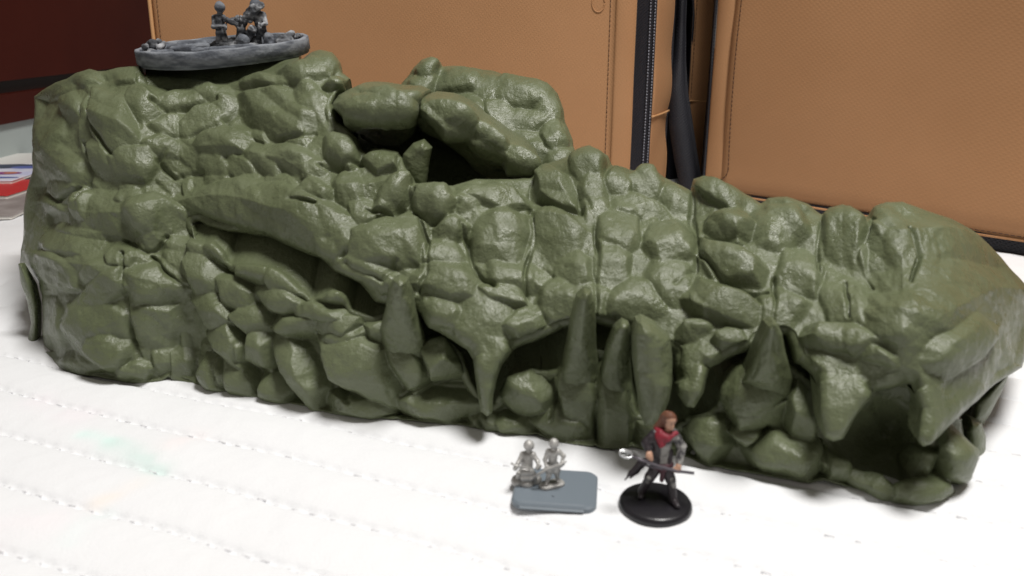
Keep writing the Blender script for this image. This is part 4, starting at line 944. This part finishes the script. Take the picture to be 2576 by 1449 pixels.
CREW = [1.0, np.zeros(3)]
def lump(name, prims, mat=None, h=0.5, k=0.6, noise=(0.3, 1.6), parent=pit):
    v, f = nets(prims, h, k, noise); v = v*CREW[0]+CREW[1]; return mesh_obj(name, on_pit(v), f, mat or M_resin_dark, parent)
def sandbag(x, y, z, L, r, ang, mat=None):
    c, s_ = math.cos(math.radians(ang)), math.sin(math.radians(ang))
    lump('sandbag', [((x-L*c, y-L*s_, z), (x+L*c, y+L*s_, z), r, r)], mat or M_resin, 0.4, 0.3, (0.2, 2))
lump('rubble_heap', [((-39,-6,1),(-33,-16,1),3.5,3),((-37,-6,5.0),(-34,-10,6.4),2.8,2.4),((-36,2,2),(-33,-4,6.5),3,1.9),((-30,-18,1),(-27,-22,2),2.6,2.2),((-38,-12,5),(-36,-14,5.6),1.8,1.2),((-31,-10,4),(-29,-8,6.0),2,1.2)])
lump('rubble_heap', [((35,-16,1),(38,-8,4.0),2.8,2.4),((36,-8,5),(39,-3,7.0),2.2,1.5),((39,0,5.0),(40,6,4.6),1.6,1.5),((33,-12,4),(35,-10,6),1.6,1.0)])
for (x, y, z, L, r, a) in [(x_, y_, z_+3.0, L_b, r_b, a_b) for x_, y_, z_, L_b, r_b, a_b in [(-24,-25,-0.6,4.5,1.9,8),(-14,-22,0.4,5,2.2,-6),(-13,-10,1.8,6,2.2,3),(-20,-12,0.4,4.5,2.1,-10),(-8,-16,1.0,4,1.9,14),(-3,-26,-0.4,4,1.8,-4),(8,-27,-0.4,5,2.0,3),(18,-25,-0.2,4.5,2.0,-8),(-26,-4,0.2,5,2,40)]]: sandbag(x, y, z, L, r, a)
lump('rock_mound', [((0,-6,-1),(16,-6,-1),6.5,7.5),((3,-8,3.0),(18,-8,4.0),3.6,3.8),((10,-14,0.5),(20,-12,0.5),3.4,3.6),((-4,-4,1),(0,-4,3),3.5,3)], None, 0.55, 1.0, (0.6, 2.6))
CREW[0] = 1.20; CREW[1] = np.array([5.0, 0, 0.4])
def gunner(org, prims, helm, hcol=None):
    o_ = np.array(org); sh = [((a[0]+o_[0], a[1]+o_[1], a[2]+o_[2]), (b[0]+o_[0], b[1]+o_[1], b[2]+o_[2]), ra, rb) for a, b, ra, rb in prims]
    g_ = lump('gunner', sh, M_resin_dark, 0.33, 0.5, (0.18, 1.1))
    hh = [((a[0]+o_[0], a[1]+o_[1], a[2]+o_[2]), (b[0]+o_[0], b[1]+o_[1], b[2]+o_[2]), ra, rb) for a, b, ra, rb in helm]
    lump('helmet', hh, M_resin, 0.33, 0.4, (0.05, 1), parent=g_); return g_
gunner((-2,-7,2), [((0,0,6),(0.4,0,11.5),2.2,2.2),((-1.6,0,12.2),(2.2,0,12.2),1.3,1.3),((0.6,0,12.8),(1.4,-0.3,14.6),1.0,1.0),((1.6,-0.4,15.4),(1.8,-0.5,16.2),1.6,1.6),((2.9,-0.9,15.4),(3.2,-1.1,15.2),0.5,0.4),
        ((2.2,-0.2,12.0),(4.6,-2.2,10.6),1.15,0.95),((4.6,-2.2,10.6),(8.6,-2.4,11.6),0.95,0.75),((-1.6,0,12.0),(-2.0,-2.2,8.6),1.15,0.95),((-2.0,-2.2,8.6),(3.0,-3.4,8.6),0.95,0.75),
        ((-0.9,0,5.6),(-1.4,-0.6,2.0),1.5,1.2),((-1.4,-0.6,2.0),(-1.6,0,-2),1.15,1.0),((1.0,0,5.6),(2.0,-1.0,2.2),1.5,1.2),((2.0,-1.0,2.2),(2.2,0.2,-2),1.15,1.0)]+fingers((8.4,-2.4,11.6),(9.6,-2.5,11.8),(0.1,0.3,0.9),0.35)+fingers((2.8,-3.4,8.6),(4.0,-3.5,8.7),(0.1,0.3,0.9),0.35),
       [((1.6,-0.3,16.8),(1.6,-0.3,17.4),2.1,1.6),((1.7,-0.4,16.4),(1.7,-0.4,16.5),2.3,2.3)])
gunner((16,-7,2), [((0,0,6),(0,0,11.5),2.4,2.4),((-2.0,0,12.2),(2.0,0,12.2),1.4,1.4),((0,0,13),(-0.3,-0.3,14.6),1.0,1.0),((-0.5,-0.5,15.4),(-0.6,-0.6,16.2),1.7,1.6),((-1.6,-1.4,15.4),(-1.9,-1.7,15.2),0.5,0.4),
        ((-2.0,-0.2,12.0),(-3.4,-2.4,10.0),1.15,0.95),((-3.4,-2.4,10.0),(-6.4,-3.0,11.2),0.95,0.75),((2.0,0,12.0),(3.0,-1.8,8.8),1.15,0.95),((3.0,-1.8,8.8),(1.2,-3.6,8.2),0.95,0.75),
        ((-1.0,0,5.6),(-1.6,-0.6,2.2),1.5,1.2),((-1.6,-0.6,2.2),(-1.8,0,-2),1.2,1.0),((1.0,0,5.6),(1.8,-0.6,2.2),1.5,1.2),((1.8,-0.6,2.2),(2.2,0.3,-2),1.2,1.0)]+fingers((-6.2,-3.0,11.2),(-7.3,-3.1,11.4),(0.1,0.3,0.9),0.35)+fingers((1.4,-3.6,8.2),(0.3,-3.8,8.2),(0.1,0.3,0.9),0.35),
       [((-0.5,-0.4,16.9),(-0.5,-0.4,17.5),2.2,1.7),((-0.5,-0.5,16.5),(-0.5,-0.5,16.6),2.5,2.5)])
lump('gun', [((6,-9,1),(8,-9,10),2.2,1.8),((8,-9,10),(3,-10,13.2),1.6,1.1),((8,-9,10.5),(13,-9,15.5),1.5,1.9),((11,-9,13),(15,-9,17.2),1.6,2.2),((9,-9,4),(13,-10,8.5),1.6,1.9),((5,-10,3),(9,-11,5),1.6,1.6),((13,-10,15),(18,-9,18),1.2,1.6)], None, 0.36, 0.4, (0.45, 1.3))
lump('gun_wheel', [((9,-13,4.5),(9.4,-13.6,4.5),2.6,2.6)], M_resin, 0.36, 0.3, (0.25, 1.2))
lump('ammunition_crate', [((20,-12,1),(20,-12,5),2.4,2.2)], M_resin, 0.4, 0.3, (0.3, 1.4))
